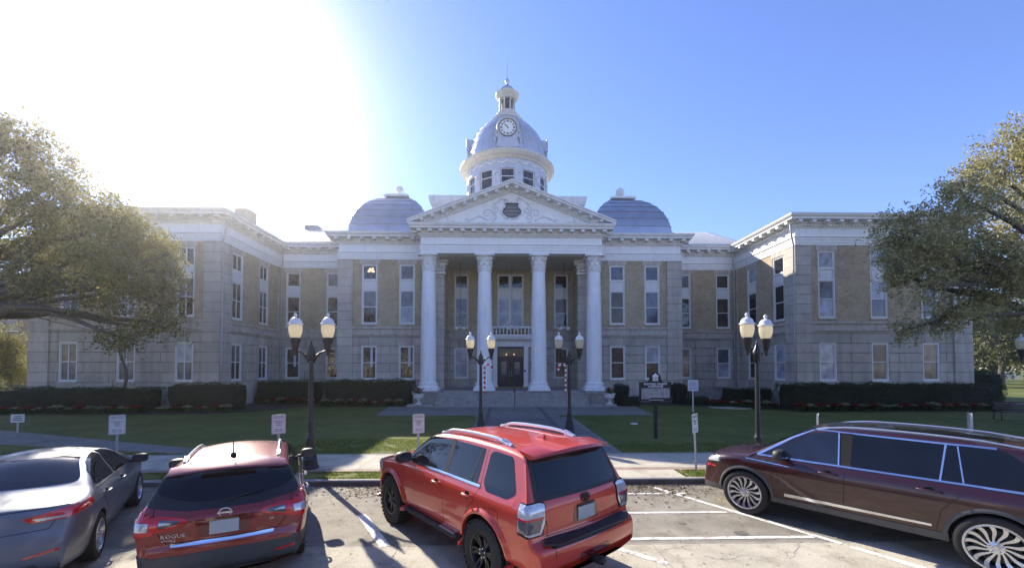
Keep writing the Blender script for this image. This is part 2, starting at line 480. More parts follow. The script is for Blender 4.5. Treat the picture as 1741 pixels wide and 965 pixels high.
# front walk: broad forecourt plus path to the pavement
def poly_slab(name, pts, z, m, zb=.0):
    b = MB(); b.prism([(x, y, zb) for x, y in pts], (0, 0, z - zb))
    o = b.build(name, m); o['kind'] = 'structure'
    return o
poly_slab('forecourt', [(-7.1, 23.1), (-1.5, 23.1), (-1.5, 22.2), (3.1, 22.2), (3.1, 23.1), (8.5, 23.1), (9.2, 28.9), (-7.8, 28.9)], .135, M['walk'])
poly_slab('front_path', [(-1.35, 12.86), (3.5, 12.86), (3.5, 22.2), (-1.35, 22.2)], .133, M['walkdark'])
poly_slab('path_border', [(3.5, 12.86), (3.72, 12.86), (3.72, 22.2), (3.5, 22.2)], .137, M['walk'])
M['dark_brick'] = mat('dark_paver_strip', (.10, .09, .085), .85, var=.3, bump=.5)
b = MB(); b.box(-.95, -.72, 12.9, 27.8, .1, .1385); b.box(2.3, 2.55, 12.9, 27.8, .1, .1385)
tag(b.build('paver_strip', M['dark_brick']), kind='structure')
b = MB()
for i in range(30):
    y = 14.5 + i * .24
    b.box(-.71, 2.29, y, y + .03, .1, .1365)
for x in (-5.6, -3.4, 5.2, 7.2):
    b.box(x, x + .03, 23.15, 28.4, .1, .1385)
b.box(-7.3, 8.8, 25.9, 25.93, .1, .1385)
tag(b.build('paver_groove', M['dark_brick']), kind='structure')

# painted stall lines, broken by wear
def stripe(b, p, q, wd, seed=0, z0=.0, z1=.0065):
    p, q = Vector((*p, 0)), Vector((*q, 0)); d = q - p; n = Vector((-d.y, d.x, 0)).normalized()
    k = max(3, int(d.length / .07)); r = random.Random(seed)
    vs = []
    for i in range(k + 1):
        c = p + d * i / k
        a = wd / 2 * (1 - .16 * r.random()); c2 = wd / 2 * (1 - .16 * r.random())
        vs += [c + n * a + Vector((0, 0, z1)), c - n * c2 + Vector((0, 0, z1))]
    b.add(vs, [(2 * i, 2 * i + 1, 2 * i + 3, 2 * i + 2) for i in range(k)])
b = MB()
stripe(b, (3.5, 9.55), (5.35, 6.45), .11, 1)
stripe(b, (5.4, 6.35), (6.6, 4.3), .13, 2)
stripe(b, (2.1, 9.07), (4.05, 9.1), .09, 3)
stripe(b, (1.7, 7.9), (4.45, 7.9), .09, 4)
stripe(b, (1.4, 6.7), (5.1, 6.72), .10, 5)
stripe(b, (1.05, 7.0), (2.33, 5.85), .12, 6)
stripe(b, (-2.66, 7.9), (-1.82, 6.5), .17, 7)
stripe(b, (-6.6, 8.6), (-5.2, 6.4), .13, 8)
stripe(b, (10.2, 7.6), (11.8, 5.1), .12, 9)
tag(b.build('painted_line', M['paint']), kind='structure')

# real blades on the verge and on the near part of the lawn
def blades(name, areas, seed=3):
    b = MB(); r = random.Random(seed)
    for (x0, x1, y0, y1, z, dens, h) in areas:
        for i in range(int((x1 - x0) * (y1 - y0) * dens)):
            x, y = r.uniform(x0, x1), r.uniform(y0, y1)
            if noise.noise(Vector((x * 1.5, y * 1.5, 3))) < -.30: continue
            a = r.uniform(0, 2 * PI); hh = h * r.uniform(.5, 1.2); wd = .010 * r.uniform(.7, 1.4)
            dx, dy = math.cos(a) * wd, math.sin(a) * wd
            lx, ly = r.gauss(0, .5) * hh, r.gauss(0, .5) * hh
            b.add([(x - dx, y - dy, z), (x + dx, y + dy, z), (x + lx, y + ly, z + hh)], [(0, 1, 2)])
    o = b.build(name, M['blade'], fix=False)
    return tag(o, 'short green grass growing on the verge and along the lawn edge', 'grass', kind='stuff')
def lawn_leaves():
    b = MB(); r = random.Random(17)
    for i in range(1600):
        x = r.uniform(-24, 26); y = r.uniform(12.9, 24)
        if -1.5 < x < 3.8: continue
        s = r.uniform(.02, .045); a = r.uniform(0, PI)
        c, q = math.cos(a) * s, math.sin(a) * s
        b.add([(x - c, y - q, .135), (x + q * .5, y - c * .5, .15), (x + c, y + q, .14), (x - q * .5, y + c * .5, .155)], [(0, 1, 2, 3)])
    o = b.build('lawn_leaves', blade_mat('lawn_dry_leaves', (.12, .08, .04), (.42, .33, .2), .2), fix=False)
    tag(o, 'scattered dry leaves lying on the lawn', 'leaves', kind='stuff')
lawn_leaves()
blades('grass', [(-9, 2.0, 10.0, 10.72, .105, 900, .06), (4.46, 9, 10.0, 10.72, .105, 900, .06), (-7, -1.4, 12.87, 15.5, .12, 700, .045), (3.75, 9, 12.87, 14.5, .12, 500, .045), (-20, -9, 12.87, 13.1, .12, 600, .05)])

# fallen leaves swept against the kerb
def litter():
    b = MB(); r = random.Random(11)
    for i in range(10000):
        x = r.uniform(-9, 10); y = 9.80 - abs(r.gauss(0, .5))
        k = noise.noise(Vector((x * .5, 0, 9)))
        if -3.5 < x < -1.2 or 3.6 < x < 6: k += .35
        if k < r.uniform(-.3, .5): continue
        if y < 6.8: continue
        s = r.uniform(.014, .042); a = r.uniform(0, PI); t = r.uniform(-.6, .6)
        c, q = math.cos(a) * s, math.sin(a) * s
        z = .004 + r.random() * .012
        b.add([(x - c, y - q, z), (x + q * .5, y - c * .5, z + t * s * .5), (x + c, y + q, z), (x - q * .5, y + c * .5, z + abs(t) * s)], [(0, 1, 2, 3)])
    for i in range(900):
        x = r.uniform(-6, 6.5); y = r.uniform(4.3, 9.4)
        s = r.uniform(.010, .024); a = r.uniform(0, PI)
        c, q = math.cos(a) * s, math.sin(a) * s
        b.add([(x - c, y - q, .006), (x + q * .5, y - c * .5, .009), (x + c, y + q, .006), (x - q * .5, y + c * .5, .014)], [(0, 1, 2, 3)])
    o = b.build('leaf_litter', blade_mat('dry_leaves', (.09, .06, .035), (.36, .28, .17), .2), fix=False)
    tag(o, 'dry brown leaves swept against the kerb', 'leaves', kind='stuff')
litter()
# ------------------------------------------------------------------ courthouse
CX, CY, CZ = .65, 27.5, .12
OFF = (0, CY, 0)                      # building is modelled in (x, distance, height) and shifted under its root
court = empty('courthouse', (CX, CY, CZ), 0, 'buff brick and limestone courthouse with white columned portico, silver domes and clock tower', 'courthouse')

M['pane_dark'] = glassy('window_glass_dark', (.02, .022, .03), .05, .7)
M['pane_grey'] = glassy('window_glass_grey_film', (.13, .14, .17), .1, .5)
M['pane_blind'] = glassy('window_glass_with_white_blind', (.42, .44, .5), .15, .4)
M['pane_tan'] = glassy('window_glass_with_tan_shade', (.24, .19, .13), .15, .4)
M['pane_brown'] = glassy('window_glass_brown_screen', (.10, .075, .06), .15, .4)

BAND0, BAND1, TOP = 5.17, 5.82, 11.03
def wall_faces(mb, axis, c, u0, u1, z0, z1, sgn, ops, depth=.22):
    """wall in plane axis=c with rectangular openings and reveals; sgn = outward direction along the axis"""
    us = sorted({u0, u1, *[min(max(v, u0), u1) for o in ops for v in (o[0], o[1])]})
    zs = sorted({z0, z1, *[min(max(v, z0), z1) for o in ops for v in (o[2], o[3])]})
    P = (lambda u, d, z: (u, c - sgn * d, z)) if axis == 'y' else (lambda u, d, z: (c - sgn * d, u, z))
    for i in range(len(us) - 1):
        for j in range(len(zs) - 1):
            uc, zc = (us[i] + us[i + 1]) / 2, (zs[j] + zs[j + 1]) / 2
            if any(o[0] < uc < o[1] and o[2] < zc < o[3] for o in ops): continue
            mb.quad(P(us[i], 0, zs[j]), P(us[i + 1], 0, zs[j]), P(us[i + 1], 0, zs[j + 1]), P(us[i], 0, zs[j + 1]))
    for a0, a1, b0, b1 in ops:
        b0c, b1c = max(b0, z0), min(b1, z1)
        if b0c >= b1c: continue
        for a in (a0, a1):
            mb.quad(P(a, 0, b0c), P(a, depth, b0c), P(a, depth, b1c), P(a, 0, b1c))
        if b1 <= z1: mb.quad(P(a0, 0, b1), P(a1, 0, b1), P(a1, depth, b1), P(a0, depth, b1))
        if b0 >= z0: mb.quad(P(a0, 0, b0), P(a1, 0, b0), P(a1, depth, b0), P(a0, depth, b0))

W1 = (1.75, 4.36); W2 = (6.03, 10.68); HW = .6
# ---- window prototypes (origin: bottom centre on the wall face, outside is -y)
def win_frame(mb, w, z0, z1, t=.09, y0=.03, y1=.17):
    mb.box(-w, -w + t, y0, y1, z0, z1); mb.box(w - t, w, y0, y1, z0, z1)
    mb.box(-w + t, w - t, y0, y1, z0, z0 + t); mb.box(-w + t, w - t, y0, y1, z1 - t, z1)
def sash(mb, x0, x1, z0, z1, t=.05, y0=.07, y1=.13, mid=True, vert=False):
    mb.box(x0, x0 + t, y0, y1, z0, z1); mb.box(x1 - t, x1, y0, y1, z0, z1)
    mb.box(x0 + t, x1 - t, y0, y1, z0, z0 + t); mb.box(x0 + t, x1 - t, y0, y1, z1 - t, z1)
    if mid: mb.box(x0 + t, x1 - t, y0 - .02, y1, (z0 + z1) / 2 - .03, (z0 + z1) / 2 + .03)
    if vert: mb.box((x0 + x1) / 2 - .03, (x0 + x1) / 2 + .03, y0 - .01, y1 - .01, z0 + t, z1 - t)
PM = None
def pane_part(parent, x0, x1, z0, z1, m, split=True, m2=None):
    b = MB(); zm = (z0 + z1) / 2
    if split:
        b.quad((x0, .11, z0), (x1, .11, z0), (x1, .11, zm), (x0, .11, zm), 0)
        b.quad((x0, .10, zm), (x1, .10, zm), (x1, .10, z1), (x0, .10, z1), 1)
    else: b.quad((x0, .11, z0), (x1, .11, z0), (x1, .11, z1), (x0, .11, z1), 0)
    return b.build('pane', [M[m], M[m2 or m]], parent, fix=False)
def proto_low(vert, m, m2=None):
    b = MB(); win_frame(b, HW, 0, 2.61); sash(b, -HW + .09, HW - .09, .09, 2.52, vert=vert)
    o = b.build('window', M['frame'])
    pane_part(o, -HW + .1, HW - .1, .1, 2.51, m, True, m2)
    s = MB(); s.box(-HW - .06, HW + .06, -.08, .2, -.12, -.003); s.build('sill', M['plain_stone'], o)
    return o
def proto_high(vert, m, m2=None, mt=None, w=HW):
    b = MB(); H = W2[1] - W2[0]
    win_frame(b, w, 0, H)
    b.box(-w + .09, w - .09, .03, .17, 2.57, 2.68); b.box(-w + .09, w - .09, .03, .17, 3.36, 3.46)
    sash(b, -w + .09, w - .09, .09, 2.57, vert=vert)
    sash(b, -w + .09, w - .09, 3.46, H - .09, mid=False, vert=vert)
    o = b.build('window', M['frame'])
    pane_part(o, -w + .1, w - .1, .1, 2.56, m, True, m2)
    pane_part(o, -w + .1, w - .1, 3.47, H - .1, mt or m, False)
    p = MB(); p.box(-w + .09, w - .09, .10, .14, 2.68, 3.36); p.box(-w + .19, w - .19, .07, .1, 2.78, 3.26)
    p.build('spandrel_panel', M['frame'], o)
    s = MB(); s.box(-w - .06, w + .06, -.08, .2, -.10, -.003); s.build('sill', M['plain_stone'], o)
    s = MB(); s.box(-w - .14, w + .14, -.025, .05, H + .01, TOP - W2[0]); s.build('lintel', M['plain_stone'], o)
    return o
PROTO = {}
def place_window(kind, key, x, y, z, rz):
    k = (kind, key)
    if k not in PROTO:
        f = proto_low if kind == 'low' else proto_high
        PROTO[k] = f(*key); o = PROTO[k]; o.parent = court
    else: o = copy_tree(PROTO[k], court)
    o.location = (x, y - CY, z); o.rotation_euler = (0, 0, rz)
    return o

D, G_, B_, T_, R_ = 'pane_dark', 'pane_grey', 'pane_blind', 'pane_tan', 'pane_brown'
def facade(axis, c, u0, u1, sgn, wins, rz, vert=False, brick0=None, brick1=None, lows=None, name='wall'):
    """wins: list of (centre, low glazing, high glazing); one storey of stone, one of brick with stone margins"""
    st, bk = MB(OFF), MB(OFF)
    lo = [(u - HW, u + HW, *W1) for u, a, h in wins if a]
    hi = [(u - HW, u + HW, *W2) for u, a, h in wins if h]
    wall_faces(st, axis, c, u0, u1, 1.05, BAND0, sgn, lo)
    b0 = u0 if brick0 is None else brick0; b1 = u1 if brick1 is None else brick1
    wall_faces(bk, axis, c, b0, b1, BAND1, TOP, sgn, hi)
    st.build('stone_wall', M['stone'], court, fix=False)
    bk.build('brick_wall', M['brick'], court, fix=False)
    tr = MB(OFF)
    def bx(ua, ub, d0, d1, z0, z1):
        nonlocal tr
        a, b_ = c + sgn * d0, c + sgn * d1
        a, b_ = min(a, b_), max(a, b_)
        if axis == 'y': tr.box(ua, ub, a, b_, z0, z1)
        else: tr.box(a, b_, ua, ub, z0, z1)
    # plinth, belt course with panel, lintels
    bx(u0, u1, -.1, .14, 0, .98); bx(u0, u1, -.1, .09, .98, 1.05)
    tr.build('plinth', M['plain_stone'], court); tr = MB(OFF)
    bx(u0, u1, -.1, .10, BAND0, BAND0 + .13); bx(u0, u1, -.1, .03, BAND0 + .13, BAND1 - .16); bx(u0, u1, -.1, .13, BAND1 - .16, BAND1)
    tr.build('belt_course', M['plain_stone'], court)
    for u, a, h in wins:
        x, y = (u, c) if axis == 'y' else (c, u)
        if a: place_window('low', (vert, *a), x, y, W1[0], rz)
        if h: place_window('high', (vert, *h), x, y, W2[0], rz)

XI, XO, XF, XP = 19.33, 31.35, 13.25, 5.25
YW, YR, YF, YB, YE = 27.5, 34.8, 31.9, 35.2, 58
# wings, front
facade('y', YW, -XO, -XI, -1, [(-29.05, (G_, T_), (G_, G_)), (-25.35, (G_, G_), (B_, G_)), (-21.6, (G_, B_), (D, G_))], 0, True, -XO + 1.1, -XI - .95)
facade('y', YW, XI, XO, -1, [(21.47, (B_, B_), (B_, G_, B_)), (25.1, (T_, R_), (G_, B_, B_)), (28.65, (T_, T_), (G_, G_))], 0, False, XI + .95, XO - 1.1)
# wings, inner sides (facing the court)
facade('x', -XI, YW, YR, 1, [(29.3, (D, G_), (D, D)), (32.5, (D, G_), (D, G_))], R(90), True, YW + .9, YR - .3)
facade('x', XI, YW, YR, -1, [(29.3, (B_, B_), (D, D)), (32.5, (D, D), (D, D, B_))], R(-90), False, YW + .9, YR - .3)
# recessed links
facade('y', YR, -XI, -XF, -1, [(-18.24, (D, D), (D, D)), (-14.9, (D, D), (D, D, G_))], 0, False)
facade('y', YR, XF, XI, -1, [(14.85, (T_, G_), (D, D, G_)), (18.24, (B_, G_), (R_, R_))], 0, False)
# pavilions either side of the portico
facade('y', YF, -XF, -XP, -1, [(-10.95, (D, D), (D, G_, D)), (-8.08, (D, D), (B_, G_, G_))], 0, False, -XF + 1.0, -XP - .9)
facade('y', YF, XP, XF, -1, [(8.3, (R_, R_), (R_, R_, G_)), (11.05, (R_, B_), (G_, G_))], 0, False, XP + .9, XF - 1.0)
# portico back wall
facade('y', YB, -XP, -1.45, -1, [(-4.2, (B_, B_), (D, G_, D))], 0, False)
facade('y', YB, 1.45, XP, -1, [(4.35, (T_, R_), (D, R_, D))], 0, False)
facade('x', -XP, YF, YB, 1, [], R(90)); facade('x', XP, YF, YB, -1, [], R(-90))
# far sides and back, plainly treated
facade('x', -XF, YF, YR, -1, [], 0); facade('x', XF, YF, YR, 1, [], 0)
facade('x', -XO, YW, YE, -1, [(y, (D, G_), (D, G_)) for y in (30, 34, 38)], R(-90)); facade('x', XO, YW, YE, 1, [(y, (D, G_), (D, G_)) for y in (30, 34, 38)], R(90))
facade('y', YE, -XO, XO, 1, [], 0)

# corner piers of coursed stone
def pier(x0, x1, y0, y1, z0=1.05, z1=TOP):
    b = MB(OFF); b.box(x0, x1, y0, y1, z0, z1); b.build('corner_pier', M['ashlar'], court)
for s in (-1, 1):
    def px(a, c_): return (min(s * a, s * c_), max(s * a, s * c_))
    pier(*px(XI - .115, XI + 1.0), YW - .115, YW + .95)
    pier(*px(XO + .115, XO - 1.15), YW - .12, YW + 1.2)
    pier(*px(XF + .115, XF - 1.05), YF - .12, YF + 1.0)
    pier(*px(XI - .08, XI + .3), YR - .35, YR + .1)
    pier(*px(XP - .06, XP + .95), YF - .08, YF + .7)
    pier(*px(XP - .07, XP + .02), YB - .55, YB - .02)
for s in (-1, 1):
    def px(a, c_): return (min(s * a, s * c_), max(s * a, s * c_))
    for (xa, xb, ya, yb) in [(*px(XI - .2, XI + 1.1), YW - .22, YW + 1.05), (*px(XO + .22, XO - 1.25), YW - .22, YW + 1.3), (*px(XF + .22, XF - 1.15), YF - .22, YF + 1.1)]:
        b = MB(OFF); b.box(xa, xb, ya, yb, 0, .93); b.box(xa + .05, xb - .05, ya + .05, yb - .05, .93, 1.12)
        b.build('pier_base', M['dark_stone'], court)

# ---- entablature
def mirror_path(h):            # right half given outward, returns a full path travelling +x
    return [(-x, y) for x, y in h[::-1]] + h
half = [(XF - 6.6, YF), (XF, YF), (XF, YR), (XI, YR), (XI, YW), (XO, YW), (XO, YE)]
full_r = half
full_l = [(-x, y) for x, y in half[::-1]]
ENT = [(-.3, TOP + .003), (.05, TOP + .003), (.05, 11.18), (.09, 11.19), (.09, 11.36), (.13, 11.37), (.13, 11.5), (.2, 11.56), (.2, 11.6), (.06, 11.62), (.06, 12.16), (-.3, 12.16)]
COR = [(-.3, 12.17), (.08, 12.17), (.12, 12.24), (.12, 12.27), (.18, 12.28), (.18, 12.42), (.24, 12.45), (.24, 12.60), (.72, 12.62), (.72, 12.74), (.78, 12.77), (.84, 12.86), (.86, 12.93), (.86, 12.96), (-.3, 13.04)]
def ornaments(mb, path, z0=12.285, dz=.12, out=.18, zm=12.46, closed=False, dent=.11, gap=.11, mod=.95, mout=.68, msz=.27):
    n = len(path)
    for i in range(n if closed else n - 1):
        p, q = Vector(path[i]), Vector(path[(i + 1) % n]); d = q - p; L_ = d.length; d.normalize(); nn = Vector((d.y, -d.x))
        def place(t, w_, o0, o1, za, zb):
            a = p + d * t + nn * o0; c_ = a + d * w_; e = c_ + nn * (o1 - o0); f = a + nn * (o1 - o0)
            mb.prism([(a.x, a.y, za), (c_.x, c_.y, za), (e.x, e.y, za), (f.x, f.y, za)], (0, 0, zb - za))
        t = -out
        while t < L_ + out - dent:
            place(t, dent, out - .01, out + .09, z0, z0 + dz); t += dent + gap
        k = max(1, round((L_ + .4) / mod)); st = (L_ + .4 - msz) / k
        for j in range(k + 1):
            place(-.2 + j * st, msz, .24, mout, zm - .02, zm + .135)
ent = MB(OFF); cor = MB(OFF)
for pth in (full_l, full_r):
    ent.sweep(pth, ENT); cor.sweep(pth, COR)
    ornaments(cor, pth[:6] if pth is full_r else pth[1:])
ent.build('entablature', M['white'], court)
cor.build('cornice', M['cream'], court)

# ---- roofs
M['seam'] = mat('standing_seam_metal', (.42, .44, .47), .55, metal=.1, var=.12, streak=.3, spec=.25)
rf = MB(OFF)
for s in (-1, 1):
    # link roofs
    x0, x1 = s * 12.4, s * (XI + .8)
    a = [(x0, YR - .75, 13.0), (x1, YR - .75, 13.0), (s * 20.3, 41, 16.35), (x0, 41, 16.35)]
    rf.quad(*a)
    # wing hips
    hx0, hx1 = s * (XI - .8), s * (XO + .8)
    xm = s * (XI + XO) / 2
    rf.quad((hx0, YW - .8, 13.0), (hx1, YW - .8, 13.0), (xm + s * 1.2, YW + 6.5, 15.3), (xm - s * 1.2, YW + 6.5, 15.3))
    rf.quad((hx0, YW - .8, 13.0), (xm - s * 1.2, YW + 6.5, 15.3), (xm - s * 1.2, 52, 15.3), (hx0, 58.8, 13.0))
    rf.quad((hx1, YW - .8, 13.0), (hx1, 58.8, 13.0), (xm + s * 1.2, 52, 15.3), (xm + s * 1.2, YW + 6.5, 15.3))
    rf.quad((xm - s * 1.2, YW + 6.5, 15.3), (xm + s * 1.2, YW + 6.5, 15.3), (xm + s * 1.2, 52, 15.3), (xm - s * 1.2, 52, 15.3))
rf.quad((-20.3, 41, 16.35), (20.3, 41, 16.35), (20.3, 47, 16.35), (-20.3, 47, 16.35))
rf.quad((-20.3, 47, 16.35), (20.3, 47, 16.35), (20.3, 58.8, 13.0), (-20.3, 58.8, 13.0))
rf.build('roof', M['roof'], court)
for s in (-1, 1):
    sm = MB(OFF)
    for i in range(15):
        xa = 12.7 + i * .5
        t = 1.0
        xt = xa
        p0 = Vector((s * xa, YR - .74, 13.01)); p1 = Vector((s * xt, YR - .74 + 6.93 * t, 13.01 + 3.34 * t))
        sm.prism([p0, p0 + Vector((.035, 0, 0)), p1 + Vector((.035, 0, 0)), p1], (0, -.01, .06))
    sm.quad(*[(s * 12.4, YR - .76, 13.05), (s * (XI + .78), YR - .76, 13.05), (s * 20.3, 41, 16.38), (s * 12.4, 41, 16.38)])
    sm.build('metal_roof', M['seam'], court)
M['rtu'] = mat('rooftop_unit_paint', (.16, .18, .24), .6)
b = MB(OFF); b.box(-20.4, -19.1, 41.1, 43, 16.2, 16.85); b.build('rooftop_unit', M['rtu'], court)
b = MB(OFF); b.box(12.3, 15.6, 41.1, 43, 16.2, 16.75); b.build('rooftop_unit', M['rtu'], court)
b = MB(OFF); b.box(-21.4, -20.45, 32.0, 33.2, 12.9, 15.0); b.box(-21.46, -20.39, 31.94, 33.26, 14.85, 14.97)
b.build('chimney', mat('grey_render', (.22, .21, .20), .9), court)

# ---- portico
PC, PX = 30.4, (-6.12, -2.0, 2.0, 6.12)
def make_column():
    b = MB()
    b.box(-.78, .78, -.78, .78, 0, .16)
    b.lathe([(.76, .16), (.79, .2), (.79, .28), (.74, .33), (.66, .36), (.64, .42), (.69, .46), (.7, .52), (.66, .56), (.6, .58), (.575, .64)], n=40)
    H0, H1 = .64, 8.72
    b.lathe([(.575 - .10 * ((t / 12) ** 2.2), H0 + (H1 - H0) * t / 12) for t in range(13)] + [(.475, 8.72), (.53, 8.75), (.53, 8.82), (.475, 8.85)], n=40)
    o = b.build('column', M['column'], smooth=True, autos=35)
    c = MB()
    c.lathe([(.47, 8.85), (.47, 9.4), (.52, 9.65), (.62, 9.82)], n=32)
    for tier, (z, h, r0, n_, off) in enumerate([(8.87, .36, .485, 8, 0), (9.1, .46, .50, 8, .5)]):
        for k in range(n_):
            a = 2 * PI * (k + off) / n_
            ca, sa = math.cos(a), math.sin(a)
            vs, fs = [], []
            for i in range(7):
                t = i / 6
                out = r0 + .02 + .16 * t ** 3 + (.0 if t < .95 else .03); zz = z + h * (math.sin(t * 1.75) if t < 1 else .88)
                wd = .17 * (1 - .65 * t ** 2)
                for q in (-1, 0, 1):
                    o2 = out + (.03 if q == 0 else 0)
                    vs.append((ca * o2 - sa * wd * q, sa * o2 + ca * wd * q, zz))
            for i in range(6):
                for q in range(2):
                    fs.append((i * 3 + q, i * 3 + q + 1, (i + 1) * 3 + q + 1, (i + 1) * 3 + q))
            c.add(vs, fs)
    for k in range(4):          # corner volutes
        a = PI / 4 + k * PI / 2; ca, sa = math.cos(a), math.sin(a)
        pts = []
        for i in range(16):
            t = i / 15 * 2.6 * PI; rr = .15 * (1 - i / 19)
            pts.append((ca * (.62 + rr * math.cos(t + PI * .5) * .9 + .06), sa * (.62 + rr * math.cos(t + PI * .5) * .9 + .06), 9.66 + rr * math.sin(t + PI * .5)))
        c.tube(pts, [.055 - .002 * i for i in range(16)], 6)
    for k in range(4):          # rosette
        a = k * PI / 2
        c.sphere((.64 * math.cos(a), .64 * math.sin(a), 9.86), .075, 5)
    for k in range(4):
        a0 = k * PI / 2
    pts = []
    for k in range(4):          # abacus with hollow sides
        a = PI / 4 + k * PI / 2
        for dd, rr in ((-.12, .93), (.12, .93), (.55, .70), (.785, .66), (1.02, .70)):
            pts.append((rr * math.cos(a + dd), rr * math.sin(a + dd), 9.83))
    c.prism(pts, (0, 0, .14))
    c.build('capital', M['cream'], o)
    return o
colp = make_column(); colp.parent = court; colp.location = (PX[0], PC - CY, 1.0)
for x in PX[1:]:
    c = copy_tree(colp, court); c.location = (x, PC - CY, 1.0)
# pilaster caps on the pavilions' inner corners
for s in (-1, 1):
    b = MB(OFF)
    x0 = s * (XP + .43)
    for z, r_ in ((9.9, .58), (10.1, .52), (10.35, .6), (10.6, .72), (10.8, .8)):
        b.box(x0 - r_, x0 + r_, YF - .12 - (r_ - .45), YF + .2, z, z + .17)
    for k in range(5):
        for q in range(2):
            b.sphere((x0 - .45 + k * .225, YF - .28 - q * .06, 10.2 + q * .33), .13, 4)
    b.build('pilaster_capital', M['cream'], court)

# podium, steps and pedestals
b = MB(OFF)
b.box(-XP - .2, XP + .2, 29.75, YB, .0, 1.0)
for k in range(6):
    b.box(-5.3, 5.3, 29.75 - .32 * (k + 1), 29.75 - .32 * k, .0, 1.0 - .165 * (k + 1) + .02)
M['steps'] = mat('worn_step_stone', (.30, .285, .26), .8, var=.2, streak=.5, bump=.3)
b.build('front_steps', M['steps'], court, bevel=.012)
for s in (-1, 1):
    b = MB(OFF)
    b.box(s * 6.15 - .88, s * 6.15 + .88, 29.35, YF, 0, .8); b.box(s * 6.15 - .95, s * 6.15 + .95, 29.27, YF, .8, .995)
    xx = s * 6.25
    b.box(xx - .9, xx + .9, 28.1, 29.35, 0, .16)
    b.build('pedestal', M['dark_stone'], court, bevel=.015)
b = MB(OFF); b.box(-1.55, 1.55, 34.55, 34.78, 1.002, 1.06)
b.build('threshold', mat('yellow_step_nosing', (.50, .36, .08), .7), court)

# portico entablature
PE = 29.86
pp = [(-6.62, YF), (-6.62, PE), (6.62, PE), (6.62, YF)]
pent = [(-.9, 11.0), (0, 11.0), (0, 11.2), (.04, 11.21), (.04, 11.4), (.08, 11.41), (.08, 11.54), (.15, 11.6), (.15, 11.64), (.01, 11.66), (.01, 12.15), (-.9, 12.15)]
b = MB(OFF); b.sweep(pp, pent); b.build('portico_entablature', M['white'], court)
b = MB(OFF)
pcor = [(-.9, 12.16)] + [(o - .03, z) for o, z in COR[1:-2]] + [(.84, 12.97), (-.9, 12.99)]
b.sweep(pp, pcor); ornaments(b, pp, out=.16, mod=.82, mout=.63)
b.build('portico_cornice', M['cream'], court)
b = MB(OFF); b.box(-6.3, 6.3, 30.6, YB, 10.98, 11.1)
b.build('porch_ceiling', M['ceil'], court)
wall_top = MB(OFF); wall_top.box(-XP, XP, YB - .01, YB + .4, TOP - .3, 11.0); wall_top.build('wall_head', M['brick'], court)

# pediment
AP, HWD, ZB = 16.05, 7.45, 12.98
b = MB(OFF)
ang = math.atan2(AP - ZB - .15, HWD)
b.prism([(-6.7, PE + .05, ZB), (6.7, PE + .05, ZB), (0, PE + .05, AP - .42)], (0, .3, 0))
b.build('tympanum', M['white'], court)
# raking cornice
b = MB(OFF)
ud = Vector((math.cos(ang), 0, math.sin(ang))); un = Vector((-math.sin(ang), 0, math.cos(ang)))
for s in (-1, 1):
    def RP(t, n_, y):      # t along the slope from the eave, n_ normal to it
        p = Vector((-HWD, 0, ZB + .02)) + ud * t + un * n_
        return (s * -p.x if s > 0 else p.x, y, p.z)
    L_ = HWD / math.cos(ang)
    for n0, n1, yy in ((-.05, .10, -.78), (.10, .2, -.86), (-.22, -.05, -.25), (-.36, -.22, -.12)):
        k = n0 * math.tan(ang); k1 = n1 * math.tan(ang)
        b.prism([RP(.35 if n1 <= 0 else 0, n0, PE + yy), RP(L_ + k, n0, PE + yy), RP(L_ + k1, n1, PE + yy), RP(.35 if n1 <= 0 else 0, n1, PE + yy)], (0, .3 - yy, 0))
    t = .9
    while t < L_ - .2:       # modillions
        b.prism([RP(t, -.21, PE - .68), RP(t + .24, -.21, PE - .68), RP(t + .24, -.05, PE - .68), RP(t, -.05, PE - .68)], (0, .45, 0)); t += .82
    t = 1.0
    while t < L_ - .3:       # dentils
        b.prism([RP(t, -.33, PE - .2), RP(t + .1, -.33, PE - .2), RP(t + .1, -.22, PE - .2), RP(t, -.22, PE - .2)], (0, .15, 0)); t += .2
b.build('raking_cornice', M['cream'], court)
b = MB(OFF)
for s in (-1, 1):
    b.quad((0, PE - .84, AP + .06), (s * HWD, PE - .84, ZB + .2), (s * HWD, 38, ZB + .2), (0, 38, AP + .06))
b.build('portico_roof', M['roof'], court)
# vent and scrollwork
b = MB(OFF)
vc = (0, 14.15)
def cart(s_, n=28):
    hp = [(.45, .55), (.48, .45), (.42, .30), (.60, .12), (.69, -.04), (.63, -.24), (.34, -.50), (0, -.54)]
    return [(vc[0] + s_ * x, vc[1] + s_ * z) for x, z in hp + [(-x, z) for x, z in hp[-2::-1]]]
b.prism([(x, PE + .03, z) for x, z in cart(1)], (0, .05, 0)); 
vent = b.build('vent', M['dark'], court)
b = MB(OFF)
for k in range(9):
    z = vc[1] - .44 + k * .105
    dz_ = z - vc[1]; hw_ = (.43 if dz_ > .2 else .66 - .25 * max(0, dz_) / .2 if dz_ > -.2 else .66 - (-.2 - dz_)) * .96
    b.prism([(-hw_, PE + .0, z), (hw_, PE + .0, z), (hw_, PE - .0, z + .022), (-hw_, PE - .0, z + .022)], (0, .06, .02))
b.build('vent_slat', M['white'], vent)
b = MB(OFF)
oc, ic = cart(1.22), cart(1.02)
n = len(oc)
for i in range(n):
    j = (i + 1) % n
    b.prism([(oc[i][0], PE - .03, oc[i][1]), (oc[j][0], PE - .03, oc[j][1]), (ic[j][0], PE - .03, ic[j][1]), (ic[i][0], PE - .03, ic[i][1])], (0, .1, 0))
